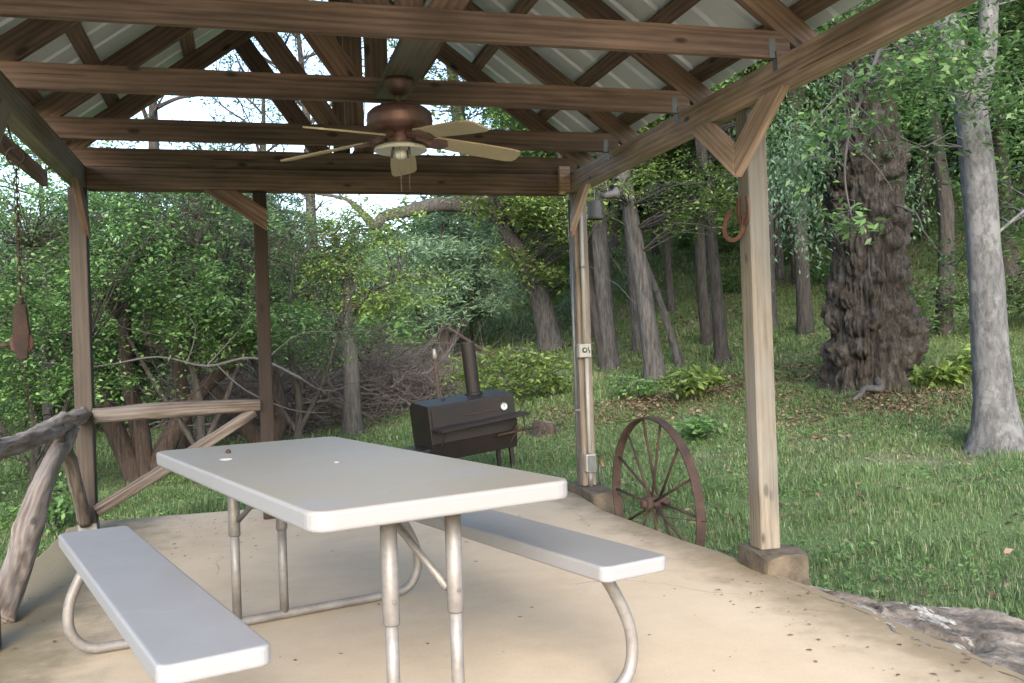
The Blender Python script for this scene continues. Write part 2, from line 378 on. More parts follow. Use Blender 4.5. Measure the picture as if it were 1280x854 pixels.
# ------------------------------------------------------------------ ground
def gh(X, Y):
    X = np.asarray(X, float); Y = np.asarray(Y, float)
    s = 1/(1+np.exp(-(X-2.2)/1.2))
    h = -.40+.28*sstep(4.8, 2.6, Y)*sstep(1.5, 2.2, X)
    h = h+.118*np.logaddexp(0, (X-3.2)*1.6)/1.6
    h = h+.065*np.logaddexp(0, Y-8)*s
    h = h+.13*np.logaddexp(0, (Y+.6*X-25)*.8)/.8/(1+np.exp(-(X-10)/1.5))
    h = h-.05*sstep(0, -6, X)
    und = .05*np.sin(X*.9+1.3)*np.sin(Y*.7)+.03*np.sin(X*2.1+Y*1.7)+.018*np.sin(X*4.3-Y*3.1+1)
    return h+und*sstep(0, 1.2, np.maximum(np.abs(X-.57)-1.9, Y-7))
gx = np.concatenate([np.linspace(-150, -16, 20), np.linspace(-15, 20, 176), np.linspace(21, 150, 26)])
gy = np.concatenate([np.linspace(-120, -1, 20), np.linspace(0, 26, 131), np.linspace(27, 170, 30)])
GX, GY = np.meshgrid(gx, gy)
V = np.stack([GX, GY, gh(np.clip(GX, -60, 45), np.clip(GY, -60, 60))], -1).reshape(-1, 3)
nx, ny = len(gx), len(gy)
I = (np.arange(ny-1)[:, None]*nx+np.arange(nx-1)[None]).ravel()
raw('ground', mesh_np('ground', V, np.stack([I, I+1, I+1+nx, I+nx], 1), True), GROUND)['kind'] = 'structure'
def g1(x, y): return float(gh(x, y))

# slab with a slightly ragged rim
def ragged(poly, step=.08, amp=.012, seed=1):
    out = []
    for i, (x0, y0) in enumerate(poly):
        x1, y1 = poly[(i+1) % len(poly)]; L = math.hypot(x1-x0, y1-y0); n = max(1, int(L/step))
        for k in range(n):
            t = k/n; x, y = x0+(x1-x0)*t, y0+(y1-y0)*t
            out.append((x+amp*noise.noise(Vector((x*6, y*6, seed))), y+amp*noise.noise(Vector((x*6, y*6, seed+9)))))
    return out
slab = MB().prism(ragged([(-1.22, -3), (2.36, -3), (2.37, 3.6), (2.335, 4.4), (2.29, 4.7), (2.225, 5.8), (2.26, 6.1), (2.33, 6.95), (-1.08, 6.95), (-1.2, 6.75)]), -.5, 0).build('patio_slab', CONC, bevel=.02)
slab['kind'] = 'structure'

# ------------------------------------------------------------------ pavilion
XL, XR, Y1, Y2, Y3, Y4, ZT = -.968, 2.2935, 3.665, 4.649, 5.668, 6.475, 2.347
XC = (XL+XR)/2
Y0, YF = 2.68, .75
HB = .138
pav = thing('pavilion', (XC, 4.3, 0), 'open timber pavilion with trusses and a ribbed metal gable roof over the concrete patio', 'pavilion')
PT = .105
def post(x, y, z0, m=POSTW, top=ZT-HB, sz=PT, label=None):
    o = board('post', (x, y, z0), (x, y, top), sz, sz, m, pav, (0, 1, 0), bevel=.006)
    if label: o['label'] = label
    return o
# side beams: two plies each, the front beam across the far end
def beam(x0, x1, y0, y1, m):
    mid = (x0+x1)/2
    return board('beam', (mid, y0, ZT-HB/2), (mid, y1, ZT-HB/2), x1-x0, HB, m, pav)
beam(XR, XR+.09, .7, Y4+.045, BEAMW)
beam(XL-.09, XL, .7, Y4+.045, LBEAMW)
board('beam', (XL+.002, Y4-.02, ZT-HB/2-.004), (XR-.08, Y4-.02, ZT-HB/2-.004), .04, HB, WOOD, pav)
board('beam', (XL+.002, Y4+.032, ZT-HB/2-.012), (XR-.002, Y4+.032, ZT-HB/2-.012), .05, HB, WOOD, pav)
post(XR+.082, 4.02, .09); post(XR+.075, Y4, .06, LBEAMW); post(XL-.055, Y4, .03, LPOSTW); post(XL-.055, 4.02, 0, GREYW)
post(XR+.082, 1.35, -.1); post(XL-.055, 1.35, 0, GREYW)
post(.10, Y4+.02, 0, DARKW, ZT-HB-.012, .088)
gb = MB().box(XL-.112, XL+.002, Y4-.057, Y4+.057, 0, .07).build('post_base', GALV, pav, ID, bevel=.003)
# knee braces
zb = ZT-HB
def brace(axis, c, p, q, h, t, m):
    """knee brace in a vertical plane (axis 'x': plane x=c, runs in y; 'y': plane y=c, runs in x): plumb cut at the post side p=(s, z low edge), level cut under the beam at q=(s, zb)"""
    d = Vector((q[0]-p[0], 0, q[1]-p[1])).normalized(); sg = 1 if q[0] > p[0] else -1
    ch = h/abs(d.x); cw = h/abs(d.z)
    P = [p, q, (q[0]-sg*cw, q[1]), (p[0], p[1]+ch)]
    at3 = (lambda s_, z: Vector((c, s_, z))) if axis == 'x' else (lambda s_, z: Vector((s_, c, z)))
    Fm, L = frame(at3(*p), at3(*q), (0, 0, 1)); iv = Fm.inverted(); k = [iv @ at3(*e) for e in P]
    VV = [Vector((e.x, -t/2, e.z)) for e in k]+[Vector((e.x, t/2, e.z)) for e in k]
    F = [(0, 1, 2, 3), (7, 6, 5, 4), (0, 4, 5, 1), (1, 5, 6, 2), (2, 6, 7, 3), (3, 7, 4, 0)]
    if (sg < 0) == (axis == 'x'): pass
    o = MB().add(VV, F).build('brace', m, pav, Fm)
    o.data.flip_normals() if False else None
    bv = o.modifiers.new('bevel', 'BEVEL'); bv.width = .003; bv.segments = 2
    return o
for s_ in (-1, 1):
    # V of two boards standing proud of the post's inner face, tips meeting
    brace('x', XR+.006, (4.02+s_*.0015, 1.885), (4.02+s_*.445, zb-.001), .118, .042, BEAMW)
    brace('x', XL-.006, (4.02+s_*.0015, 1.84), (4.02+s_*.46, zb-.001), .125, .042, LBEAMW)
brace('x', XR+.006, (Y4-.02, 1.88), (6.05, zb-.001), .09, .042, BEAMW)
brace('x', XL-.006, (Y4-.02, 1.88), (6.05, zb-.001), .09, .042, WOOD)
brace('y', Y4-.02, (.145, 1.93), (-.26, zb-.006), .12, .038, WOOD)
MB().box(XR-.085, XR-.004, Y4-.085, Y4-.045, zb-.015, ZT+.05).build('corner_block', BEAMW, pav, ID, bevel=.003)
# roof geometry
SL = .73
def zlow(x): return 2.415+SL*(XR+.08-abs(x-XC)-XC)     # underside of the rafters
CO, SI = 1/math.hypot(1, SL), SL/math.hypot(1, SL)
RH = .125                                               # rafter depth
DV = RH/CO
EAVE = .20
for y in (YF+.05, 1.72, Y0, Y1, Y2, Y3, Y4):
    t = bpy.data.objects.new('truss', None); col.objects.link(t); place(t, T(XC, y, ZT), pav)
    far = y == Y4
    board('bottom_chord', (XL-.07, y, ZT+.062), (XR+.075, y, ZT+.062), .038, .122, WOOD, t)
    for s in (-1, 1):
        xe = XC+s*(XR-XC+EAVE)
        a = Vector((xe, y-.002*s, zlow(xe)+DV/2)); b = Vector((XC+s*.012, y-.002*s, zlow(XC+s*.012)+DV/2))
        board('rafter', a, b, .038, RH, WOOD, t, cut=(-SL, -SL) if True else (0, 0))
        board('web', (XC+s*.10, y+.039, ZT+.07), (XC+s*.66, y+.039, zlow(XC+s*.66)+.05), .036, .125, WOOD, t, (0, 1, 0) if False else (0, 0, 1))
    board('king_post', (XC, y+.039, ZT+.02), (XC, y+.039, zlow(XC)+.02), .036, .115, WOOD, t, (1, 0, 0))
board('ridge_board', (XC, YF, zlow(XC)+DV+.02), (XC, Y4+.25, zlow(XC)+DV+.02), .02, .05, WOOD, pav)
for s in (-1, 1):
    up = (s*SI, 0, CO)
    for d in (.12, .52, .98, 1.46, 1.76):
        x = XC+s*d; z = zlow(x)+DV+.020/CO
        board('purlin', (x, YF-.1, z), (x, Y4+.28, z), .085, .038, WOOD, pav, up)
    # ribbed sheet: profile along Y, swept down the slope
    pr = []; y = YF-.12
    while y < Y4+.30:
        pr += [(y, 0), (y+.178, 0), (y+.190, .018), (y+.212, .018)]; y += .224
    pr = [(a, h) for a, h in pr]
    top = Vector((XC-s*.01, 0, zlow(XC)+DV+.046/CO)); L = (XR-XC+EAVE+.045)/CO
    ax = Vector((s*CO, 0, -SI)); upv = Vector((s*SI, 0, CO))
    V = []; n = len(pr)
    for k in (0, 1):
        for (yy, h) in pr: V.append(top+ax*(L*k)+upv*h+Vector((0, yy, 0)))
    for k in (0, 1):
        for (yy, h) in pr: V.append(top+ax*(L*k)+upv*(h+.0012)+Vector((0, yy, 0)))
    F = [(i, i+1, n+i+1, n+i) for i in range(n-1)]+[(2*n+i+1, 2*n+i, 3*n+i, 3*n+i+1) for i in range(n-1)]
    MB().add(V, F).build('roof_panel', ROOFM, pav, ID)
    xf = XC+s*(XR-XC+EAVE+.005)
board('eave_board', (-1.17, .7, 2.225), (-1.17, 6.25, 2.225), .036, .09, WOOD, pav)
# straps that tie the truss chords to the right-hand beam
for y in (Y0, Y1, Y2, Y3):
    mb = MB().box(XR-.034, XR-.002, y-.0215, y-.0195, ZT+.0, ZT+.085)
    mb.box(XR-.0025, XR-.0005, y-.030, y+.006, ZT-.055, ZT+.03)
    mb.build('tie_strap', GALV, pav, ID)
# board the fan hangs from
board('fan_board', (.72, Y2-.02, 2.378), (.72, Y1+.02, 2.378), .165, .036, POSTW, pav)

# footings and kerb on the right edge
def rough_block(name, x0, x1, y0, y1, z0, z1, m, parent, seed, amp=.02):
    n = 14; V = []; F = []
    def add(fn):
        o = len(V)
        for j in range(n+1):
            for i in range(n+1):
                p = Vector(fn(i/n, j/n)); c = Vector(((x0+x1)/2, (y0+y1)/2, (z0+z1)/2)); d = p-c
                q = p-Vector((d.x, d.y, d.z))*.10*max(0, (abs(d.x)/(x1-x0)*2)**4*(abs(d.y)/(y1-y0)*2)**4)
                V.append(q+Vector((noise.noise(p*9+Vector((seed, 0, 0))), noise.noise(p*9+Vector((0, seed, 0))), .7*noise.noise(p*9+Vector((0, 0, seed)))))*amp+Vector((noise.noise(p*30), noise.noise(p*30+Vector((5, 0, 0))), noise.noise(p*30+Vector((0, 5, 0)))))*amp*.3)
        for j in range(n):
            for i in range(n): a = o+j*(n+1)+i; F.append((a, a+1, a+n+2, a+n+1))
    L = lambda a, b, t: a+(b-a)*t
    add(lambda u_, v_: (L(x0, x1, u_), L(y0, y1, v_), z1)); add(lambda u_, v_: (L(x0, x1, u_), y0, L(z0, z1, v_)))
    add(lambda u_, v_: (L(x1, x0, u_), y1, L(z0, z1, v_))); add(lambda u_, v_: (x1, L(y0, y1, u_), L(z0, z1, v_))); add(lambda u_, v_: (x0, L(y1, y0, u_), L(z0, z1, v_)))
    return raw(name, mesh_np(name, V, F, True), m, parent, ID)
rough_block('footing', 2.285, 2.51, 3.84, 4.17, -.4, .087, FOOT, pav, 3, .011)
rough_block('footing', 2.27, 2.46, 6.10, 6.70, -.6, .058, FOOT, pav, 8, .010)

# rough stone ledge on the right, in front
def ledge():
    nx, ny = 70, 260; V = []
    for j in range(ny):
        y = -1+j*(3.93+1)/(ny-1)
        wdt = .15+.62*float(sstep(3.95, 2.9, y))
        for i in range(nx):
            t = i/(nx-1); xs = 2.295+.05*noise.noise(Vector((0, y*2.6, 7)))+.02*noise.noise(Vector((0, y*11, 7))); x = xs+t*(wdt+.05*noise.noise(Vector((0, y*3, 2))))
            p = Vector((x*3, y*3, 0))
            dd, pp = noise.voronoi(Vector((x*2.3+.5*noise.noise(p*.9), y*1.15+.5*noise.noise(p*.9+Vector((4, 0, 0))), 0)))
            gap = dd[1]-dd[0]; hsh = noise.noise(pp[0]*7.3)
            z = .0+.028*hsh-.03*math.exp(-gap/.03)+.020*noise.fractal(p*2.6, .8, 2.2, 7)-.012*abs(noise.noise(p*9))-.05*t
            z -= .45*max(0, (t-.88)/.12)**1.5
            z = z*min(1, t/.2)+(.004+.005*noise.noise(p*8))*(1-min(1, t/.2))-(.04 if i == 0 else 0)
            V.append((x, y, z))
    F = [(j*nx+i, j*nx+i+1, (j+1)*nx+i+1, (j+1)*nx+i) for j in range(ny-1) for i in range(nx-1)]
    o = raw('stone_ledge', mesh_np('stone_ledge', V, F, True), ROCK)
    meta(o, 'rough pale limestone ledge edging the right front of the patio', 'stone ledge')
ledge()

# ------------------------------------------------------------------ log railings
rb = thing('log_railing', (-.45, Y4, 0), 'straight peeled log rail with one diagonal strut between the two far posts', 'railing', 'rustic log railings')
log('top_rail', [(-.97, Y4-.035, .755), (-.5, Y4-.03, .765), (0, Y4-.03, .765), (.06, Y4-.03, .765)], [.047, .05, .043, .038], LOGW, rb, seed=3, amp=.2)
log('strut', [(-.97, Y4-.03, .15), (-.5, Y4-.02, .41), (.02, Y4-.025, .73)], [.04, .04, .034], LOGW, rb, seed=4)
rl = thing('log_railing', (-1.03, 5.2, 0), 'gnarled twisted cedar log rail on leaning log posts along the left edge', 'railing', 'rustic log railings')
log('top_rail', [(-1.03, 6.47, .755), (-1.03, 6.1, .76), (-1.035, 5.7, .755), (-1.02, 5.2, .74), (-1.04, 4.6, .74), (-1.03, 4.2, .75), (-1.03, 3.2, .75)], [.042, .052, .048, .046, .048, .05, .05], LOGW, rl, 28, .5, 9, 12)
log('support_log', [(-1.02, 5.95, .70), (-1.03, 5.4, .55), (-1.04, 4.85, .30), (-1.05, 4.42, .0)], [.042, .05, .056, .062], LOGW, rl, 22, .36, 12, 8)
log('support_log', [(-1.03, 5.62, .70), (-1.03, 5.95, .52), (-1.03, 6.40, .08)], [.036, .044, .04], LOGW, rl, 18, .34, 14, 8)

# ------------------------------------------------------------------ picnic table
TA = -1.288
WT = T(.2387, 3.2172, 0) @ Matrix.Rotation(TA, 4, 'Z')
tb = thing('picnic_table', None, 'off-white plastic folding picnic table with attached benches on grey tube legs', 'picnic table', W=WT)
def rrect(L, Wd, rad, n=6):
    out = []
    for cx, cy, a0 in ((L-rad, Wd-rad, 0), (-L+rad, Wd-rad, 90), (-L+rad, -Wd+rad, 180), (L-rad, -Wd+rad, 270)):
        for k in range(n+1):
            a = R(a0+90*k/n); out.append((cx+rad*math.cos(a), cy+rad*math.sin(a)))
    return out
top = MB().prism(rrect(.915, .38, .055), .684, .737).build('tabletop', TABLEP, tb, bevel=.010, seg=3)
for y, dx in ((-.615, .025), (.635, -.055)):
    MB().prism(rrect(.918, .125, .03), .412, .460, T(dx, y, 0)).build('bench', BENCHP, tb, bevel=.009, seg=3)
XN, XF = .715, -.81
for x in (XN, XF):
    pts = [(x, -.60, .415), (x, -.655, .34), (x, -.715, .21), (x, -.715, .10), (x, -.66, .035), (x, -.55, .022), (x, -.2, .022), (x, .2, .022), (x, .55, .022), (x, .66, .035), (x, .715, .10), (x, .715, .21), (x, .655, .34), (x, .60, .415)]
    MB().tube(smooth_path(pts, 5), .0195, 14).build('base_tube', STEEL, tb, smooth=True)
    for s in (-1, 1):
        y = s*.098
        MB().tube([(x, y, .03), (x, y, .40)], .0185, 14).build('leg', STEEL, tb, smooth=True, bevel=0)
        lg = MB().tube([(x, y, .375), (x, y, .380), (x, y, .695)], [.0215, .0235, .0235], 14).build('leg', STEEL, tb, smooth=True)
        for zz in (.44,):
            MB().lathe([(0, 0), (.006, .0), (.006, .004), (0, .005)], 10, T(x+.022, y, zz) @ Matrix.Rotation(PI/2, 4, 'Y')).build('bolt', GALV, lg)
    sgn = -1 if x > 0 else 1
    y = .085 if x > 0 else -.085
    board_b = MB().tube([WT @ Vector((x+sgn*.02, y, .44)), WT @ Vector((x+sgn*.42, y*.3, .675))], .011, 8).build('brace', STEEL, tb, Matrix.Identity(4), smooth=True)
    MB().tube([WT @ Vector((x, -.12, .672)), WT @ Vector((x, .12, .672))], .02, 10).build('crossbar', STEEL, tb, Matrix.Identity(4), smooth=True)
# worn white spot and speck on the top, modelled as thin discs
sp = MB().prism([(.028*math.cos(a*PI/10), .022*math.sin(a*PI/10)) for a in range(20)], .7375, .7388, T(-.38, -.235, 0)).build('worn_spot', WHITEP, tb, WT)
sp2 = MB().prism([(.011*math.cos(a*PI/8), .008*math.sin(a*PI/8)) for a in range(16)], .7375, .7384, T(.02, .03, 0)).build('worn_spot', WHITEP, tb, WT)
ac = MB().lathe([(0, 0), (.008, .002), (.011, .008), (.009, .014), (.004, .018), (0, .019)], 10, T(0, 0, 0)).build('acorn', RUST, None, WT @ T(-.60, -.17, .738) @ Matrix.Rotation(1.1, 4, 'Y') @ T(0, 0, 0), smooth=True)
meta(ac, 'small dark nut lying on the far left of the picnic tabletop', 'nut')

# ------------------------------------------------------------------ ceiling fan
FX, FY = .705, 4.28
fan = thing('ceiling_fan', (FX, FY, 2.36), 'copper ceiling fan with five tan blades and a bare light hanging from a roof board', 'ceiling fan')
W0 = T(FX, FY, 0)
MB().lathe([(0, 2.36), (.072, 2.36), (.074, 2.345), (.066, 2.315), (.04, 2.292), (.02, 2.284), (0, 2.283)], 28).build('canopy', COPPER, fan, W0, True)
MB().lathe([(0, 2.29), (.018, 2.29), (.012, 2.27), (.012, 2.235), (.03, 2.228), (0, 2.226)], 16).build('downrod', COPPER, fan, W0, True)
MB().lathe([(0, 2.235), (.05, 2.235), (.125, 2.222), (.149, 2.20), (.154, 2.168), (.149, 2.158), (.153, 2.148), (.138, 2.130), (.10, 2.116), (.062, 2.112), (.060, 2.07), (.055, 2.052), (0, 2.05)], 40).build('motor_housing', COPPER, fan, W0, True)
lk = MB().lathe([(0, 2.056), (.085, 2.056), (.119, 2.044), (.124, 2.030), (.118, 2.026), (.10, 2.034), (.05, 2.040), (0, 2.041)], 32).build('light_plate', WHITEP, fan, W0, True)
MB().lathe([(.0, 2.042), (.024, 2.040), (.026, 2.018), (.026, 2.002), (.018, 1.994), (0, 1.992)], 20).build('bulb', GLASSW, lk, W0, True)
for i in range(4):
    a = R(40+90*i); MB().tube([(.05*math.cos(a), .05*math.sin(a), 2.04), (.055*math.cos(a), .055*math.sin(a), 2.005)], .006, 8).build('lamp_screw', GALV, lk, W0, True)
bl_me = None
for i in range(5):
    ang = R(79+72*i); Wb = W0 @ Matrix.Rotation(ang, 4, 'Z') @ T(0, 0, 2.098) @ Matrix.Rotation(R(6.5), 4, 'Y') @ Matrix.Rotation(R(-12), 4, 'X')
    prof = [(.17, -.052), (.40, -.066), (.55, -.066), (.585, -.056), (.595, -.03), (.595, .03), (.585, .056), (.55, .066), (.40, .066), (.17, .052), (.155, .03), (.155, -.03)]
    b = MB().prism(prof, -.004, .004).build('blade', BLADE, fan, Wb, bevel=.002)
    mb = MB()
    mb.prism([(.07, -.012), (.12, -.014), (.17, -.05), (.215, -.048), (.235, 0), (.215, .048), (.17, .05), (.12, .014), (.07, .012)], -.012, -.0045)
    mb.tube([(.06, 0, .012), (.10, 0, .0), (.15, 0, -.01)], [.018, .015, .012], 10)
    mb.build('blade_arm', COPPER, b, Wb, bevel=.002)
for dx, z1 in ((-.012, 1.83), (.028, 1.84)):
    MB().tube([(dx, -.055, 2.07), (dx, -.058, z1)], .0011, 6).build('pull_chain', GALV, fan, W0)

# ------------------------------------------------------------------ things on the posts
XP = XR+.022
el = thing('outlet_box', (XP, Y4-.06, 1.05), 'square grey outlet box on the far right post with conduit running above and below', 'outlet box')
yb = Y4-.053
MB().box(XP-.02, XP+.075, yb-.075, yb-.01, 1.0, 1.10).build('box', BOXP, el, Matrix.Identity(4), bevel=.006)
cv = MB().box(XP-.016, XP+.071, yb-.082, yb-.0755, 1.004, 1.096).build('cover_plate', BOXP, el, Matrix.Identity(4), bevel=.003)
MB().lathe([(0, 0), (.019, 0), (.019, .004), (.014, .006), (0, .006)], 20, T(XP+.02, yb-.0825, 1.055) @ Matrix.Rotation(PI/2, 4, 'X')).build('socket', BLACK, cv, Matrix.Identity(4))
MB().lathe([(0, .0), (.010, 0), (.010, .002), (0, .003)], 16, T(XP+.02, yb-.0886, 1.055) @ Matrix.Rotation(PI/2, 4, 'X')).build('socket', BOXP, cv, Matrix.Identity(4))
for dx, dz, hh in ((.048, .010, .028), (.056, -.012, .022)): MB().box(XP+dx-.003, XP+dx+.003, yb-.086, yb-.0815, 1.055+dz-hh/2, 1.055+dz+hh/2).build('switch', BLACK, cv, Matrix.Identity(4))
MB().tube([(XP+.045, yb-.03, 1.10), (XP+.045, yb-.03, 1.62), (XP+.045, yb-.03, 2.2)], .014, 12).build('conduit', BOXP, el, Matrix.Identity(4), True)
MB().tube([(XP+.05, yb-.03, 1.00), (XP+.05, yb-.03, .30)], .014, 12).build('conduit', BOXP, el, Matrix.Identity(4), True)
MB().tube([(XP-.035, yb-.012, 2.15), (XP-.035, yb-.012, .07)], .011, 12).build('conduit', GALV, el, Matrix.Identity(4), True)
for z, x in ((.62, -.035), (1.66, .045)): MB().box(XP+x-.02, XP+x+.02, yb-.05, yb+.0, z-.008, z+.008).build('clip', GALV, el, Matrix.Identity(4), bevel=.002)
jb = thing('junction_box', (XP+.055, yb-.03, .16), 'small grey junction box low on the far right post above the footing', 'junction box')
MB().box(XP+.01, XP+.085, yb-.07, yb-.012, .17, .295).build('box', BOXP, jb, Matrix.Identity(4), bevel=.006)
MB().box(XP+.016, XP+.079, yb-.076, yb-.0705, .177, .288).build('cover_plate', GALV, jb, Matrix.Identity(4), bevel=.002)
MB().tube([(XP+.05, yb-.035, .168), (XP+.05, yb-.035, .06)], [.02, .016], 12).build('conduit', STEEL, jb, Matrix.Identity(4), True)
hb_ = thing('hose_tap', (XP+.135, yb-.03, .1), 'little brass hose tap on a pipe beside the far right post', 'tap')
MB().tube([(XP+.13, yb-.01, .05), (XP+.13, yb-.01, .27)], .010, 10).build('pipe', GALV, hb_, Matrix.Identity(4), True)
BRASS = plain('dull_brass', (.35, .25, .11), .5, .5, .3, 12)
MB().tube(smooth_path([(XP+.13, yb-.01, .24), (XP+.13, yb-.05, .235), (XP+.13, yb-.085, .20)], 4), .012, 10).build('spout', BRASS, hb_, Matrix.Identity(4), True)
MB().lathe([(0, 0), (.022, 0), (.022, .006), (0, .007)], 14, T(XP+.13, yb-.03, .275)).build('handle', RUSTRED, hb_, Matrix.Identity(4))

# bells under the eave beyond the far right post
b1 = thing('hanging_bell', (2.56, 6.62, 2.2), 'grey cylindrical metal bell hanging on a wire beyond the far right post', 'bell')
MB().lathe([(0, 2.185), (.03, 2.185), (.048, 2.17), (.055, 2.06), (.062, 2.04), (.058, 2.04), (.05, 2.06), (0, 2.16)], 22).build('cup', DULL, b1, T(2.56, 6.62, 0), True)
MB().tube([(0, 0, 2.18), (.0, 0, 2.42)], .003, 6).build('wire', STEEL, b1, T(2.56, 6.62, 0))
MB().lathe([(0, 2.07), (.012, 2.06), (.014, 2.04), (0, 2.03)], 10).build('clapper', RUST, b1, T(2.56, 6.62, 0), True)
b2 = thing('hanging_horn', (2.72, 6.7, 2.25), 'small pale conical horn hanging under the eave next to the grey bell', 'horn')
Wh = T(2.70, 6.66, 2.235) @ Matrix.Rotation(R(78), 4, 'Y')
MB().lathe([(0, -.06), (.02, -.06), (.025, -.03), (.03, .03), (.05, .065), (.047, .065), (.027, .028), (0, .0)], 22).build('cone', DULL, b2, Wh, True)
MB().tube([(2.69, 6.66, 2.25), (2.66, 6.66, 2.40)], .003, 6).build('wire', STEEL, b2, Matrix.Identity(4))

# horseshoes
def horseshoe(c, rad, rot, label, tilt=0, lean=0):
    pts = []; n = 28
    for i in range(n+1):
        t = -1+2*i/n; a = -PI/2+t*R(112)
        pts.append((rad*.86*math.cos(a)*(1-.10*max(0, abs(t)-.75)/.25), rad*(1.05*math.sin(a)+(.95*max(0, abs(t)-.72)/.28))))
    V = []; F = []
    wd = .0105
    for i, (x, z) in enumerate(pts):
        x0, z0 = pts[max(i-1, 0)]; x1, z1 = pts[min(i+1, n)]
        d = Vector((x1-x0, z1-z0)).normalized(); nn = Vector((-d.y, d.x))
        for sx, sy in ((-1, -1), (1, -1), (1, 1), (-1, 1)): V.append((x+nn.x*sx*wd, sy*.0045, z+nn.y*sx*wd))
    for i in range(n):
        for k in range(4): a = i*4+k; b = i*4+(k+1) % 4; F.append((a, b, b+4, a+4))
    F += [(3, 2, 1, 0), tuple(n*4+k for k in range(4))]
    Wm = T(*c) @ Matrix.Rotation(rot, 4, 'Z') @ Matrix.Rotation(tilt, 4, 'Y') @ Matrix.Rotation(lean, 4, 'X')
    o = MB().add(V, F).build('horseshoe', RUSTRED, None, Wm, bevel=.0015)
    meta(o, label, 'horseshoe', 'rusty horseshoes on the right post')
px, py = XR+.082-PT/2, 4.02
horseshoe((px-.012, py-.012, 1.715), .055, R(-90), 'upper rusty horseshoe nailed to the right post', 0)
horseshoe((px-.040, py+.030, 1.645), .058, R(-58), 'lower rusty horseshoe hooked through the one above it', R(16))

# pulley hanging at the left
pu = thing('chain_pulley', (-.94, 4.43, 1.99), 'rusty pulley block hanging on a chain from an iron ring by the left beam', 'pulley')
mb = MB(); ring = [(.036*math.cos(2*PI*k/20), 0, .036*math.sin(2*PI*k/20)) for k in range(21)]
mb.tube(ring, .0055, 8, False).build('ring', RUST, pu, T(-.94, 4.43, 2.0), True)
MB().tube([(-.94, 4.43, 2.033), (-.95, 4.43, 2.06), (-1.0, 4.43, 2.24)], .004, 6).build('hook', RUST, pu, Matrix.Identity(4))
cl = MB()
for k in range(19):
    z = 1.958-.0315*k; ov = []
    for q in range(13):
        a = 2*PI*q/12; p = (.0095*math.cos(a), 0, .0205*math.sin(a))
        if k % 2: p = (0, p[0], p[2])
        ov.append(p)
    o_ = [(x, y, zz+z) for x, y, zz in ov]; cl.tube(o_, .003, 5, False)
cl.build('chain', RUST, pu, T(-.94, 4.43, 0))
for s in (-1, 1):
    MB().prism([(-.02, 1.36), (.02, 1.36), (.032, 1.24), (.022, 1.13), (-.022, 1.13), (-.032, 1.24)], s*.016-.003, s*.016+.003, T(-.94, 4.43, 0) @ Matrix(((1,0,0,0),(0,0,1,0),(0,1,0,0),(0,0,0,1)))).build('cheek_plate', RUST, pu, Matrix.Identity(4))
MB().lathe([(0, -.011), (.047, -.011), (.047, -.007), (.038, 0), (.047, .007), (.047, .011), (0, .011)], 24, T(-.94, 4.43, 1.195) @ Matrix.Rotation(PI/2, 4, 'X')).build('sheave', RUSTRED, pu, Matrix.Identity(4), False)
MB().tube([(-.94, 4.43, 1.39), (-.94, 4.43, 1.34)], .012, 8).build('shackle', RUST, pu, Matrix.Identity(4), True)
MB().tube([(-1.03, 4.43, 1.185), (-.985, 4.43, 1.19)], .008, 8).build('handle', RUST, pu, Matrix.Identity(4), True)

# wagon wheel beside the slab
WC, WR = (2.357, 5.25, .118), .525
wh = thing('wagon_wheel', None, 'rusty spoked iron wagon wheel standing upright in the grass against the patio edge', 'wagon wheel', W=T(WC[0], WC[1], WC[2]) @ Matrix.Rotation(R(-1.5), 4, 'Y') @ Matrix.Rotation(R(4.5), 4, 'Z'))
WW = WM[wh.name]
n = 72; V = []; F = []
for k in range(n):
    a = 2*PI*k/n; c, s = math.cos(a), math.sin(a)
    for x, rr in ((-.029, WR), (.029, WR), (.029, WR-.010), (.006, WR-.014), (-.006, WR-.014), (-.029, WR-.010)): V.append((x, rr*c, rr*s))
for k in range(n):
    for i in range(6):
        a = k*6+i; b = k*6+(i+1) % 6; c = ((k+1) % n)*6+(i+1) % 6; d = ((k+1) % n)*6+i; F.append((a, d, c, b))
MB().add(V, F).build('rim', RUST, wh, WW)
RX = Matrix.Rotation(PI/2, 4, 'Y')
MB().lathe([(0, -.095), (.024, -.095), (.027, -.07), (.042, -.066), (.047, -.04), (.039, -.025), (.04, .025), (.047, .04), (.042, .066), (.027, .07), (.024, .095), (0, .095)], 20, RX).build('hub', RUST, wh, WW, False)
for k in range(14):
    a = 2*PI*k/14+R(90+14.5); x0 = .022 if k % 2 else -.022
    MB().tube([(x0, .045*math.cos(a), .045*math.sin(a)), (x0*.1, (WR-.012)*math.cos(a), (WR-.012)*math.sin(a))], .0085, 8).build('spoke', RUST, wh, WW, True)
MB().tube([(.0, -.60, -.02), (.01, -.1, -.075), (.0, .3, -.06), (0, .55, .0)], .0022, 5).build('wire', RUST, wh, WW)

# ------------------------------------------------------------------ smoker
Ls, Ds = 1.02, .54
sx, sy = 2.30, 10.0
WS = T(sx, sy, g1(sx, sy)) @ Matrix.Rotation(R(11.5), 4, 'Z') @ Matrix.Rotation(R(-5.5), 4, 'Y')
sm = thing('barbecue_smoker', None, 'black steel barrel-box smoker with chimney and plank shelf tilted in the grass', 'smoker', W=WS)
zb0, zb1 = .27, .87
h = Ls/2; d = Ds/2
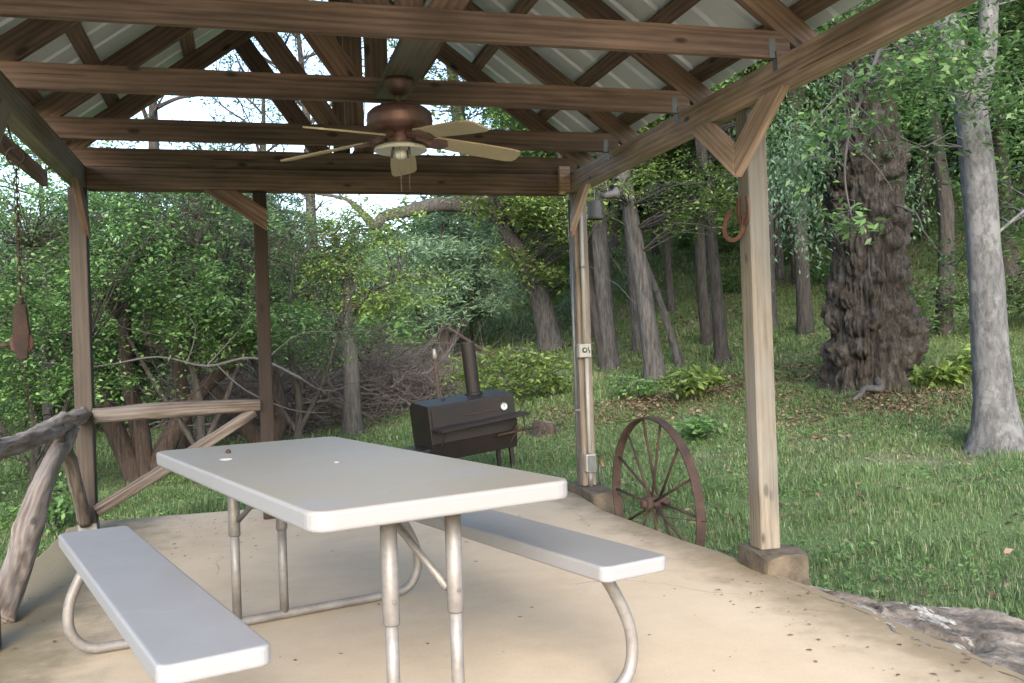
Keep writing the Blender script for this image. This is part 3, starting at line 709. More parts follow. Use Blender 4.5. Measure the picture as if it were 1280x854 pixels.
# hopper-shaped body: vertical upper part, lower part tapering in
sec = [(-d, zb1-.02), (-d, zb0+.20), (-d+.06, zb0), (d-.06, zb0), (d, zb0+.20), (d, zb1-.02), (d-.09, zb1+.03), (-d+.0, zb1+.0)]
AX = Matrix(((0, 0, 1, 0), (1, 0, 0, 0), (0, 1, 0, 0), (0, 0, 0, 1)))
body = MB().prism(sec, -h, h, AX).build('firebox', SMOKE, sm, WS, bevel=.008)
MB().box(-h+.03, h-.03, -d-.012, -d-.002, zb0+.37, zb1-.04).build('door', SMOKE, sm, WS, bevel=.003)
MB().box(-.12, .24, -d-.026, -d-.0125, zb1-.155, zb1-.140).build('door_handle', RUST, sm, WS, bevel=.004)
MB().lathe([(0, 0), (.046, 0), (.046, .012), (.040, .016), (0, .016)], 24, WS @ T(h-.145, -d-.0125, zb1-.14) @ RX.inverted() @ Matrix.Identity(4) if False else WS @ T(h-.145, -d-.0125, zb1-.13) @ Matrix.Rotation(PI/2, 4, 'X')).build('thermometer', GALV, sm, Matrix.Identity(4))
MB().lathe([(0, .0165), (.036, .0165), (.036, .018), (0, .018)], 24, WS @ T(h-.145, -d-.0125, zb1-.13) @ Matrix.Rotation(PI/2, 4, 'X')).build('dial', WHITEP, sm, Matrix.Identity(4))
MB().box(h-.148, h-.142, -d-.034, -d-.031, zb1-.13, zb1-.100).build('dial_needle', BLACK, sm, WS)
shelf = board('shelf', WS @ Vector((-h+.02, -d-.12, zb0+.345)), WS @ Vector((h+.06, -d-.12, zb0+.375)), .24, .028, DARKW, sm)
for x in (-h+.1, h-.08):
    MB().tube([(x, -d, zb0+.16), (x, -d-.17, zb0+.33)], .009, 6).build('shelf_bracket', RUST, sm, WS)
for x in (h-.06, h+.03): MB().tube(smooth_path([(x, -d-.1, zb0+.36), (x+.02, -d-.06, zb0+.2), (x-.05, -d+.02, zb0+.05)], 5), .006, 6).build('chain', RUST, sm, WS)
ch = MB().tube([(.19, .07, zb1), (.19, .07, zb1+.60)], .078, 20).build('chimney', SMOKE, sm, WS, False)
MB().lathe([(.079, 0), (.10, 0), (.10, .02), (.079, .025)], 20, WS @ T(.19, .07, zb1+.02)).build('collar', SMOKE, ch, Matrix.Identity(4))
MB().tube([(h-.26, -d-.02, zb0+.17), (h+.24, -d-.03, zb0+.19)], .016, 8).build('lower_handle', RUST, sm, WS, True)
for x in (-h+.06, h-.06):
    for y in (-d+.1, d-.1): MB().box(x-.022, x+.022, y-.022, y+.022, -.12, zb0+.02).build('leg', SMOKE, sm, WS, bevel=.003)
MB().box(-h-.16, -h-.001, -d+.05, d-.05, zb0+.12, zb0+.15).build('side_tray', SMOKE, sm, WS, bevel=.003)
MB().tube([(-h+.30, 0, zb1+.01), (-h+.30, 0, zb1+.04)], .02, 8).build('lifting_lug', SMOKE, sm, WS)
MB().tube([(-.0, -d+.04, zb1), (.0, -d+.02, zb1+.07)], .006, 6).build('lifting_lug', RUST, sm, WS)
# stake behind
stk = thing('marker_stake', (2.42, 12.0, g1(2.42, 12)), 'thin rusty pipe stake with a pale tip standing behind the smoker', 'stake')
ws = WM[stk.name] @ Matrix.Rotation(R(-4), 4, 'Y')
MB().tube([(0, 0, -.05), (0, 0, 1.22)], .022, 8).build('pipe', RUST, stk, ws, True)
MB().lathe([(0, 1.2), (.028, 1.2), (.034, 1.25), (.026, 1.33), (0, 1.35)], 12).build('cap', STEEL, stk, ws, True)
# stump
stx, sty = 3.85, 12.1
st = thing('tree_stump', (stx, sty, g1(stx, sty)), 'short weathered cut stump sitting in the grass right of the smoker', 'stump')
MB().tube([(0, 0, -.1), (0, 0, .06), (0, 0, .13), (.015, 0, .185)], [.24, .18, .16, .145], 26, True, .4, 3).build('stump_wood', BK_JUN, st, smooth=True)
MB().lathe([(0, .184), (.11, .184), (.118, .189), (0, .191)], 20).build('cut_face', LOGW, st)

# ------------------------------------------------------------------ leaves
def unit(a): return a/np.maximum(np.linalg.norm(a, axis=-1, keepdims=True), 1e-9)
def leaf_arrays(P, D, N, L, Wd):
    D = unit(D); S = unit(np.cross(D, N)); Nn = np.cross(S, D)
    L = L[:, None]; Wd = Wd[:, None]
    a = P; m = P+D*L*.45+Nn*L*.06; b = m+S*Wd*.5; c = P+D*L-Nn*L*.08; e = m-S*Wd*.5
    V = np.stack([a, b, c, e], 1).reshape(-1, 3)
    return V, np.arange(len(V)).reshape(-1, 4)
def blob_centres(blobs, r_):
    """cluster centres: ellipsoids filled with sub-clumps so gaps and lobes appear"""
    out = []
    for (cx, cy, cz, rx, ry, rz, n) in blobs:
        ns = max(3, n//9); d = unit(r_.normal(size=(ns, 3))); q = d*(r_.random((ns, 1))**.45)
        k = r_.integers(0, ns, n); s = .20+.12*r_.random((n, 1))
        p = q[k]+r_.normal(size=(n, 3))*s*np.array([1, 1, .6])
        out.append(np.array([cx, cy, cz])+p*np.array([rx, ry, rz]))
    return np.concatenate(out)
def sprays(Cn, r_, kind, size, per, twl, outward=None):
    """leafy twigs at the centres Cn; kind 'broad' (leaves along a near-level twig) or 'needle' (narrow sprays)"""
    n = len(Cn); t = r_.normal(size=(n, 3))
    if outward is not None: t = t*.6+outward
    if kind == 'broad': t[:, 2] *= .35; t[:, 2] -= .12
    elif kind == 'droop': t[:, 2] = -.8-.5*r_.random(n)
    else: t[:, 2] = t[:, 2]*.5+.25
    t = unit(t)
    s = r_.random((n, per))-.5
    P = Cn[:, None]+t[:, None]*(s[..., None]*twl)+r_.normal(size=(n, per, 3))*twl*(.10 if kind == 'broad' else .16)
    P[..., 2] -= (s+.5)**2*twl*.25
    side = unit(np.cross(t, np.array([0, 0, 1.])+1e-3))[:, None]*np.sign(r_.random((n, per, 1))-.5)
    if kind == 'needle': D = t[:, None]*.9+side*.55+r_.normal(size=(n, per, 3))*.35
    else: D = t[:, None]*.7+side*.8+r_.normal(size=(n, per, 3))*.35; 
    if kind == 'droop': D[..., 2] -= .5
    N = np.array([0, 0, 1.])+r_.normal(size=(n, per, 3))*(.45 if kind != 'needle' else .9)
    L = size*(.65+.7*r_.random(n*per)); wr = {'broad': .46, 'droop': .34, 'needle': .17}[kind]
    return leaf_arrays(P.reshape(-1, 3), D.reshape(-1, 3), N.reshape(-1, 3), L, L*wr), t
def limb_mesh(mb, trunk, rad, sides=10, amp=.1, seed=0, flare=1.0, sub=5):
    q = smooth_path(trunk, sub); k = len(q); rr = np.interp(np.linspace(0, 1, k), np.linspace(0, 1, len(rad)), rad)
    if flare > 1:
        z0 = q[0].z
        rr = np.array([a*(1+(flare-1)*math.exp(-max(0, p.z-z0)/.28)) for a, p in zip(rr, q)])
    mb.tube(q, list(rr), sides, True, amp, seed, 5); return q
def tree(name, base, limbs, blobs, label, cat='tree', group=None, leafm=LF_ELM, barkm=BK_GREY, kind='broad', size=.06, per=16, twl=.42, seed=1, twigs=.4, sides=12, amp=.12, flare=1.5, twr=.010, sink=.12, dead=0):
    """limbs: list of (points, radii) relative to the base; blobs relative to the base"""
    r_ = np.random.default_rng(seed); bx, by = base; bz = g1(bx, by)
    root = thing(name, (bx, by, bz), label, cat, group)
    mb = MB(); path = []
    for i, (pts, rad) in enumerate(limbs):
        pts = [Vector(p) for p in pts]
        if i == 0: pts = [pts[0]-Vector((0, 0, sink))]+pts; rad = [rad[0]]+list(rad)
        path += limb_mesh(mb, pts, rad, sides if i == 0 else max(6, sides-4), amp, seed+i, flare if i == 0 else 1)
    Cn = blob_centres(blobs, r_) if blobs else np.zeros((0, 3))
    pa = np.array([tuple(p) for p in path])
    if len(Cn):
        (V, F), t = sprays(Cn, r_, kind, size, per, twl)
        idx = np.where(r_.random(len(Cn)) < twigs)[0]
        for i in idx:
            c = Cn[i]; d2 = np.linalg.norm((pa-c)*np.array([1, 1, .8])-np.array([0, 0, .0]), axis=1)+np.where(pa[:, 2] > c[2]+.1, 2., 0)
            s = pa[np.argmin(d2)]; m1 = s*.6+c*.4+np.array([0, 0, .08])*np.linalg.norm(c-s)+r_.normal(size=3)*.06
            L = np.linalg.norm(c-s); r0 = twr*(.5+.6*L)
            mb.tube(smooth_path([s, m1, s*.25+c*.75+r_.normal(size=3)*.06, c+t[i]*twl*.4], 2), list(np.linspace(r0, .0025, 7)), 4, False)
    for i in range(dead):
        s = pa[r_.integers(len(pa)//3, len(pa))]; p = [Vector(s)]; dv = r_.normal(size=3); dv[2] = abs(dv[2])*.4
        dv = Vector(unit(dv)); stp = .25+.2*r_.random()
        for k in range(5): dv = (dv+Vector(r_.normal(size=3)*.35)).normalized(); p.append(p[-1]+dv*stp)
        mb.tube(smooth_path(p, 2), list(np.linspace(.010, .002, 11)), 5, False)
    mb.build('trunk', barkm, root, smooth=True)
    if len(Cn): raw('crown', mesh_np('crown', V, F), leafm, root)
    return root

# ---- the large gnarled trunk
def gnarled():
    bx, by = 7.84, 10.5; bz = g1(bx, by)
    root = thing('gnarled_tree', (bx, by, bz), 'huge gnarled dark trunk covered in burls on the slope right of the pavilion post', 'tree')
    nz, na = 330, 260; r_ = random.Random(5); H = 6.2
    zs = [-.25+ (H+.25)*(i/(nz-1))**1.15 for i in range(nz)]
    prof_z = [-.3, 0, .3, .7, 1.1, 1.6, 2.3, 2.9, 3.1, 3.6, 4.5, 6.3]
    prof_r = [.66, .50, .44, .44, .43, .42, .42, .44, .46, .40, .32, .20]
    bur = [(r_.uniform(0, 2*PI), r_.uniform(.1, 3.2), r_.uniform(.07, .17), r_.uniform(.05, .13)) for _ in range(150)]
    bur += [(R(-20), .75, .26, .30), (R(-35), .45, .22, .22), (R(5), .35, .25, .2), (R(-10), 1.0, .2, .2), (R(188), .45, .16, .16), (R(215), 2.95, .22, .20), (R(190), 2.8, .2, .16), (R(240), .9, .14, .12), (R(262), .45, .16, .1), (R(285), .8, .15, .1)]
    V = []; ang = 2*PI*np.arange(na)/na; B = np.array(bur)
    for z in zs:
        rr = float(np.interp(z, prof_z, prof_r)); cx = .06*z/3-.20*max(0, z-2.9)/3; cy = .0
        da = (ang[:, None]-B[None, :, 0]+PI) % (2*PI)-PI; e = ((da*rr)**2+(z-B[None, :, 1])**2)/(B[None, :, 2]**2)
        lump = (.85*B[None, :, 3]*np.sqrt(np.clip(1-e, 0, 1))).max(1)+.25*(.55*B[None, :, 3]*np.sqrt(np.clip(1-e, 0, 1))).sum(1)
        for k in range(na):
            a = ang[k]; q = Vector((math.cos(a), math.sin(a), 0))
            wv_ = .35*noise.noise(Vector((q.x*2, q.y*2, z*.8)))
            p1 = Vector((q.x*4.2+wv_, q.y*4.2, z*.42)); p2 = Vector((q.x*10+wv_*2, q.y*10, z*1.1)); p3 = Vector((q.x*21, q.y*21, z*3.0))
            ridge = 1-min(1, abs(noise.noise(p1))*2.6); rg2 = 1-min(1, abs(noise.noise(p2))*2.4)
            rad = rr*(1+.10*noise.noise(q*1.6+Vector((0, 0, z*.5))))
            am = .35+.65*max(0, min(1, .5+1.6*noise.noise(Vector((q.x*2.3+9, q.y*2.3, z*1.1)))))
            rad += .02-.060*am*ridge**2-.06*(1.2-am)*rg2**2+.03*noise.noise(p3)+.10*(1.15-am)*noise.fractal(Vector((q.x*5, q.y*5, z*4.2)), 1, 2, 4)
            rad += .15*max(0, math.cos(a*5+1.0+.6*math.sin(a*2)))**2*math.exp(-max(z, 0)/.28)+lump[k]*(1+.5*noise.noise(Vector((q.x*12, q.y*12, z*12))))
            V.append((cx+rad*q.x, cy+rad*q.y, z+.03*noise.noise(p2)))
    F = [(i*na+k, i*na+(k+1) % na, (i+1)*na+(k+1) % na, (i+1)*na+k) for i in range(nz-1) for k in range(na)]
    raw('trunk', mesh_np('trunk', V, F, True), BK_BIG, root)
    # a surface root and the pale sawn knot
    MB().tube(smooth_path([(-.2, -.42, .12), (-.32, -.62, .03), (-.62, -.72, .05), (-.85, -.95, .0), (-1.0, -1.0, -.06)], 6), list(np.linspace(.055, .018, 25)), 10, True, .2, 4).build('root', BK_GREY, root, smooth=True)
    kd = Vector((-.8, -.6, .1)).normalized(); kn = MB().lathe([(0, .012), (.04, .010), (.055, -.004), (.06, -.10)], 14, T(-.38, -.30, .52) @ kd.to_track_quat('Z', 'Y').to_matrix().to_4x4()).build('sawn_knot', LOGW, root, smooth=False)
    kn['label'] = 'pale sawn-off branch stub'
    mb = MB(); rr_ = np.random.default_rng(77)
    for i in range(26):   # dead whiskers and shoots
        a = rr_.uniform(0, 2*PI); z = rr_.uniform(2.2, 5.5); s = Vector((.4*math.cos(a), .4*math.sin(a), z)); p = [s]; dv = Vector((math.cos(a), math.sin(a), .3)).normalized()
        for k in range(5): dv = (dv+Vector(rr_.normal(size=3)*.3)+Vector((0, 0, -.12*k))).normalized(); p.append(p[-1]+dv*rr_.uniform(.18, .4))
        mb.tube(smooth_path(p, 2), list(np.linspace(.018, .003, 11)), 5, False)
    mb.build('shoots', BK_GREY, root, smooth=True)
    Cn = blob_centres([(-.3, -.5, 3.7, 1.0, .8, .5, 36), (.3, -.4, 4.7, 1.5, 1.2, .8, 120), (-1.2, .3, 3.3, .6, .7, .8, 50), (1.6, .2, 4.2, 1.2, 1.2, .9, 80), (0, 0, 6.0, 2.6, 2.6, 1.3, 260), (-1.7, .2, 4.6, 1.2, 1.4, 1.1, 120)], rr_)
    (Vv, Ff), _ = sprays(Cn, rr_, 'broad', .066, 22, .5)
    raw('crown', mesh_np('crown', Vv, Ff), LF_ELM, root)
    Cn = blob_centres([(-1.15, -.3, 2.6, .5, .6, .9, 90), (-1.3, .2, 3.6, .6, .8, .9, 80), (1.0, .5, 2.5, .6, .7, .6, 50)], rr_)
    (Vv, Ff), _ = sprays(Cn, rr_, 'droop', .07, 20, .55)
    raw('hanging_foliage', mesh_np('hanging_foliage', Vv, Ff), LF_BLU, root)
gnarled()

# ---- right pale forked tree
tree('forked_tree', (6.6, 7.05), [
    ([(0, 0, 0), (-.03, 0, .6), (-.05, 0, 1.4), (-.09, 0, 2.3), (-.16, .02, 3.3)], [.165, .158, .15, .145, .142]),
    ([(-.17, .02, 3.1), (-.27, .02, 3.5), (-.40, .05, 4.1), (-.5, .1, 4.8), (-.5, .3, 6.0)], [.12, .105, .09, .075, .04]),
    ([(-.12, .02, 3.1), (.02, .0, 3.55), (.10, 0, 4.2), (.2, 0, 5.0), (.5, 0, 6.4)], [.105, .09, .08, .07, .04]),
    ([(-.05, -.05, 1.9), (.4, -.3, 2.3), (.9, -.5, 2.5)], [.015, .012, .006])],
    [(-.7, -.5, 3.2, .8, .9, .5, 60), (.8, .2, 3.1, .9, 1.2, .8, 90), (.0, 0, 4.4, 1.6, 1.5, .9, 150), (.2, 0, 6.2, 2.4, 2.4, 1.2, 220), (.7, .4, 2.0, .6, .7, .4, 36), (1.6, .6, 2.6, .8, 1, .6, 60)],
    'pale grey forked trunk at the right with flared roots in the grass', leafm=LF_ELM, barkm=BK_PALE, size=.066, per=20, twl=.5, seed=21, sides=26, amp=.08, flare=2.0, twigs=.3, dead=2)
# near leafy spray with a pale bent twig hanging in front of the gnarled trunk: the end of a long low limb of the forked tree's neighbour
# ---- mid-ground trees on the slope
def forks(p, d, L, r0, depth, r_, out, spread=.75, lift=.12):
    p = Vector(p); d = Vector(d).normalized(); pts = [p.copy()]; n = 5
    for k in range(n):
        d = (d+Vector(r_.normal(size=3)*.24)+Vector((0, 0, lift*.5))).normalized(); p = p+d*L/n; pts.append(p.copy())
    out.append((pts, list(np.linspace(r0, r0*.45, n+1))))
    if depth > 0:
        for k in range(3 if depth > 1 else 4):
            i = r_.integers(1, n+1); dd = (d+Vector(r_.normal(size=3)*spread)+Vector((0, 0, lift))).normalized()
            forks(pts[i], dd, L*r_.uniform(.45, .75), r0*(.62-.06*i), depth-1, r_, out, spread, lift)
def midtree(name, px, py, h, lean, r0, label, blobs, leafm=LF_ELM, barkm=BK_GREY, seed=0, size=.07, per=20, kind='broad', twl=.55, dead=5, bend=0, flare=1.5, twigs=.35):
    lx, ly = lean
    pts = [(0, 0, 0), (lx*.22+bend, ly*.2, h*.25), (lx*.5-bend, ly*.5, h*.5), (lx*.8, ly*.8, h*.78), (lx, ly, h)]
    return tree(name, (px, py), [(pts, [r0, r0*.88, r0*.75, r0*.5, r0*.25])], [(a+lx*(c/h), b+ly*(c/h), c, p, q, s, n) for a, b, c, p, q, s, n in blobs], label, group=None, leafm=leafm, barkm=barkm, seed=seed, size=size, per=per, kind=kind, twl=twl, dead=dead, flare=flare, sides=14, twigs=twigs)
midtree('grey_tree', 6.6, 14.5, 8.5, (-1.0, .3), .155, 'straight thick grey trunk between the far right post and the wheel post', [(-.5, -1.2, 3.0, 1.1, 1.0, .55, 60), (.9, -.9, 2.9, 1.1, .9, .6, 70), (0, 0, 5.2, 2.2, 2, 1.0, 160), (0, 0, 7.6, 2.8, 2.6, 1.5, 240)], seed=31, leafm=LF_YEL)
midtree('grey_tree', 7.9, 18.2, 8, (-.4, 0), .11, 'slim grey trunk just behind the straight thick grey one', [(-.2, 0, 4.6, 1.6, 1.6, 1, 120), (0, 0, 7, 2.4, 2.4, 1.4, 200)], seed=32)
midtree('sapling', 7.75, 15.9, 4.6, (-1.5, .1), .075, 'thin sapling leaning left behind the wagon wheel', [(0, 0, 4.0, 1.1, 1.1, .7, 80)], seed=33, leafm=LF_YEL)
midtree('dark_tree', 8.25, 15.2, 8.2, (-.5, .2), .125, 'dark slender trunk left of the wheel-side post', [(-.7, -.8, 2.9, 1.2, .9, .6, 90), (.6, 0, 4.4, 1.6, 1.5, .9, 130), (0, 0, 7.2, 2.6, 2.6, 1.4, 220)], barkm=BK_DARK, seed=34, leafm=LF_OAK)
midtree('sapling', 6.75, 17.2, 5.6, (-1.0, .1), .10, 'thin dark sapling leaning behind the far right post', [(0, 0, 3.2, 1.2, 1.2, .7, 80), (0, 0, 5, 1.6, 1.6, 1, 120)], barkm=BK_DARK, seed=35, leafm=LF_YEL)
midtree('sapling', 14.2, 22, 5.5, (-.5, 0), .09, 'small dark sapling alone on the slope left of the gnarled trunk', [(0, 0, 4.4, 1.8, 1.8, 1.2, 150)], barkm=BK_DARK, seed=36, leafm=LF_OAK)
midtree('dark_tree', 17.0, 17.6, 9, (-.3, .2), .20, 'dark trunk behind the pale forked tree at the right edge', [(0, 0, 4.5, 2.2, 2, 1.2, 160), (0, 0, 7.5, 2.8, 2.8, 1.6, 260)], barkm=BK_DARK, seed=37, leafm=LF_OAK)
midtree('dark_tree', 13.5, 17.0, 8, (-.5, .3), .15, 'dark trunk seen between the gnarled trunk and the pale forked one', [(-.6, 0, 3.2, 1.4, 1.2, .9, 90), (0, 0, 5.5, 2.4, 2.2, 1.3, 180), (0, 0, 7.4, 2.6, 2.6, 1.4, 200)], barkm=BK_DARK, seed=38, leafm=LF_OAK)
# live oak with the crooked limb reaching left
ox, oy = 7.0, 21.3; oz = g1(ox, oy)
tree('live_oak', (ox, oy), [
    ([(0, 0, 0), (-.25, 0, 1.2), (-.75, .1, 2.4), (-1.3, .15, 3.4), (-1.75, .2, 4.3)], [.28, .24, .21, .19, .17]),
    ([(-1.6, .2, 3.45), (-2.5, .3, 3.50), (-3.25, .4, 3.36), (-3.85, .4, 3.22), (-4.1, .4, 3.02), (-4.4, .4, 3.32), (-4.75, .4, 3.62), (-5.4, .5, 3.75)], [.21, .18, .155, .13, .12, .085, .05, .025]),
    ([(-1.7, .2, 4.2), (-2.0, .3, 5.4), (-2.2, .3, 7), (-2.5, .3, 8.5)], [.22, .17, .12, .06]),
    ([(-1.2, .15, 3.3), (-.2, 0, 4.6), (.6, -.2, 6.2)], [.18, .13, .07])],
    [(-2.0, .2, 6.5, 2.2, 2, 1.2, 210), (.2, 0, 5.0, 2.0, 2.0, 1.2, 170), (-2, .2, 8.2, 2.8, 2.6, 1.4, 260), (-1.0, -1.2, 3.2, 1.4, 1.0, .8, 150), (.4, -1.2, 2.8, 1.4, 1.0, .8, 150), (-.7, -1.4, 1.9, 1.0, .8, .5, 70)],
    'leaning live oak with a crooked mossy limb reaching left against the sky', leafm=LF_YEL, barkm=BK_GREY, size=.10, per=14, twl=.6, seed=41, sides=20, amp=.15, flare=1.5, dead=6)
# tree with yellow-green tiers behind the table
tree('young_elm', (1.5, 14.5), [
    ([(0, 0, 0), (0, 0, 1.0), (-.03, 0, 1.9), (.0, 0, 2.5), (-.2, 0, 3.1)], [.135, .12, .115, .10, .05]),
    ([(0, 0, 1.75), (-.25, -.1, 1.9), (-.6, -.1, 2.2), (-1.0, -.2, 2.5)], [.05, .045, .035, .015]),
    ([(0, 0, 1.9), (.3, -.1, 2.2), (.8, -.2, 2.45), (1.2, -.2, 2.5)], [.05, .04, .03, .012])],
    [(.2, -.3, 2.55, 1.3, 1.0, .25, 100), (-.5, -.2, 2.95, 1.3, 1.0, .28, 100), (.5, -.3, 2.1, .9, .8, .2, 60), (-1.0, -.4, 2.15, .7, .7, .3, 50), (0, 0, 3.3, 1.2, 1, .3, 70)],
    'young grey-trunked tree with yellow-green leafy tiers behind the picnic table', leafm=LF_YEL, barkm=BK_GREY, size=.062, per=26, twl=.5, seed=51, dead=5)
def bare_tree(x, y, h, r0, seed, label, lean=(0, 0), z0=.45, leaf=170):
    r_ = np.random.default_rng(seed); out = [([(0, 0, 0), (lean[0]*.3, 0, h*.35), (lean[0]*.6+.1, 0, h*.65), (lean[0], 0, h)], [r0, r0*.85, r0*.65, r0*.25])]
    for k in range(9):
        t = z0+(1-z0)*k/9; a = r_.uniform(0, 2*PI)
        forks((lean[0]*t, 0, h*t), (math.cos(a), math.sin(a)*.6, .45), h*.30*(1.2-.6*t), r0*.42*(1.2-.7*t), 2, r_, out)
    tree('grey_tree', (x, y), out, [(lean[0], 0, h*.95, 2.4, 2, 1.0, leaf), (lean[0]*.6-1.2, 0, h*.72, 1.6, 1.4, .7, leaf//2)], label, leafm=LF_OAK, barkm=BK_DARK, size=.10, per=12, twl=.6, seed=seed, twigs=.15, dead=0, sides=12, amp=.12)
bare_tree(1.9, 27, 10.5, .19, 61, 'tall grey trunk rising bare into the white sky left of the crooked limb', (-.3, 0))
bare_tree(-2.35, 24, 9.5, .21, 64, 'dark branching tree against the sky above the far left post', (.3, 0), .35)
bare_tree(.2, 30, 10, .15, 65, 'thin dark branching tree against the sky above the slim middle post', (.5, 0), .4)
# bluish bushy tree in the middle distance
tree('juniper_tree', (4.6, 22.5), [([(0, 0, 0), (.05, 0, 1.2), (0, 0, 2.6), (.1, 0, 3.6)], [.16, .13, .09, .03]), ([(0, 0, .3), (-.6, 0, 1.4), (-.9, 0, 2.4)], [.09, .07, .03]), ([(0, 0, .3), (.6, 0, 1.3), (.9, 0, 2.2)], [.09, .07, .03])],
    [(0, 0, 3.1, 1.5, 1.3, .9, 170), (-1.1, -.2, 2.3, 1.1, 1.1, .8, 120), (1.0, -.2, 2.2, 1.1, 1.1, .8, 120), (.0, -.5, 1.6, 1.2, .9, .6, 90)],
    'pale bluish-green bushy tree in the middle distance under the crooked limb', leafm=LF_BLU, barkm=BK_DARK, kind='needle', size=.15, per=30, twl=.55, seed=62)
# dark juniper left of the middle post
tree('juniper_tree', (-.4, 17.5), [([(0, 0, 0), (.05, 0, 1.6), (0, 0, 3.2), (.1, 0, 4.4)], [.17, .14, .09, .03])],
    [(0, 0, 3.6, 1.2, 1.1, .9, 160), (-.5, 0, 2.7, 1.2, 1.1, .7, 120), (.7, 0, 2.7, 1.1, 1.1, .7, 110), (.1, 0, 4.4, .8, .8, .6, 70)],
    'dark green juniper showing left of the slim middle post', leafm=LF_JUN, barkm=BK_JUN, kind='needle', size=.13, per=32, twl=.5, seed=63)
# multi-stemmed junipers behind the left rail
jl = [((-1.35, 12.1), [[(0, 0, 0), (-.25, 0, .7), (-.55, 0, 1.5), (-.7, 0, 2.6)], [(.1, 0, 0), (.05, 0, .6), (-.1, .1, 1.4), (-.05, .1, 2.6)], [(.2, 0, .1), (.5, 0, .7), (.9, 0, 1.2), (1.5, 0, 1.6)]], 'reddish multi-stemmed juniper leaning behind the left log rail', 71),
      ((-.85, 12.9), [[(0, 0, 0), (-.02, 0, .8), (-.05, 0, 1.7), (-.1, 0, 3.0)]], 'single upright juniper trunk behind the far log rail', 72),
      ((.15, 13.6), [[(0, 0, 0), (.25, 0, .6), (.1, .1, 1.4), (-.3, .1, 2.4)], [(.05, 0, .1), (-.4, 0, .7), (-.9, 0, 1.3), (-1.5, 0, 1.7)]], 'crooked juniper with bare curving stems behind the slim middle post', 73)]
for (b, st_, lab, sd_) in jl:
    tree('juniper_tree', b, [(p, [.125, .11, .085, .045]) for p in st_], [(-.5, 0, 3.0, 1.3, 1.1, .7, 90), (.4, .2, 3.3, 1.2, 1.1, .7, 80)], lab, leafm=LF_JUN, barkm=BK_JUN, kind='needle', size=.10, per=26, twl=.45, seed=sd_, sides=14, amp=.22, flare=1.3, dead=9)
# leafy understorey trees on the left
ul = [((-3.6, 9.8), [(0, 0, 1.6, 1.1, 1.0, .8, 190), (-.2, -.2, 2.6, 1.0, 1.0, .7, 150), (.7, -.3, .9, .7, .7, .5, 70), (-.9, 0, 2.0, 1, 1, .9, 120)], 'leafy green small tree beyond the hanging pulley at the left edge', 81),
      ((-2.2, 10.6), [(-.1, 0, 1.9, 1.0, .9, .6, 160), (.2, -.2, 2.8, 1.1, .9, .7, 170), (.3, 0, 1.3, .8, .7, .35, 60), (-.5, 0, .7, .5, .5, .3, 30)], 'leafy small tree behind the far left post', 82),
      ((-.6, 11.2), [(-.2, 0, 2.2, 1.0, .9, .45, 140), (.5, 0, 1.75, .8, .7, .35, 100), (-.2, 0, 3.0, 1.0, .9, .5, 110)], 'light-leaved small tree above the far log rail', 83),
      ((.55, 12.4), [(-.2, 0, 2.0, .8, .7, .4, 90), (.2, 0, 1.5, .7, .6, .35, 70), (-.4, 0, 2.5, .7, .7, .3, 40)], 'sparse leafy small tree either side of the slim middle post', 84),
      ((-5.2, 12.5), [(0, 0, 2.4, 1.6, 1.4, 1.3, 260), (.4, 0, 3.9, 1.6, 1.4, 1.1, 220)], 'tall leafy tree far left behind the understorey', 85)]
for b, bl, lab, sd_ in ul:
    tree('understorey_tree', b, [([(0, 0, 0), (.05, 0, .8), (-.05, 0, 1.6), (.05, 0, 2.7)], [.05, .042, .035, .015]), ([(0, 0, .3), (.35, -.1, 1.0), (.6, -.1, 1.7)], [.035, .03, .012]), ([(0, 0, .4), (-.4, 0, 1.1), (-.8, 0, 1.9)], [.035, .03, .012])],
         [(a_, b_, c_, d_, e_, f_, int(g_*1.95)) for a_, b_, c_, d_, e_, f_, g_ in bl], lab, leafm=LF_ELM, barkm=BK_DARK, size=.05+.012*((sd_*7)%3-1), per=20, twl=.42, seed=sd_, twigs=.4, dead=10, twr=.006, group='leafy small trees left of the pavilion')
# bleached bare branch sticking out behind the far rail
bb = MB(); r_ = np.random.default_rng(5)
for p, rr in (([(1.0, 0, 1.2), (.5, 0, 1.45), (0, 0, 1.38), (-.5, 0, 1.5), (-1.1, 0, 1.42), (-1.6, 0, 1.48)], .03), ([(0, 0, 1.38), (.3, 0, 1.7), (.5, 0, 1.95)], .016), ([(-.2, 0, 1.42), (-.1, 0, 1.8), (-.3, 0, 2.1)], .014), ([(1.0, 0, 1.2), (1.25, .1, 1.05), (1.6, .2, 1.1)], .02), ([(.1, 0, 1.4), (.4, 0, 1.1), (.9, .1, .85), (1.3, .1, .8)], .016), ([(.6, 0, 1.4), (1.0, 0, 1.7), (1.5, 0, 1.7)], .014)):
    q = smooth_path(p, 4); bb.tube(q, list(np.linspace(rr*.6, rr*.2, len(q))), 8, False, .15, 2)
bo = bb.build('bare_branch', TWIGP, None, T(-.45, 10.6, g1(-.45, 10.6)), smooth=True); meta(bo, 'bleached bare forked branch hanging behind the far log rail', 'branch')

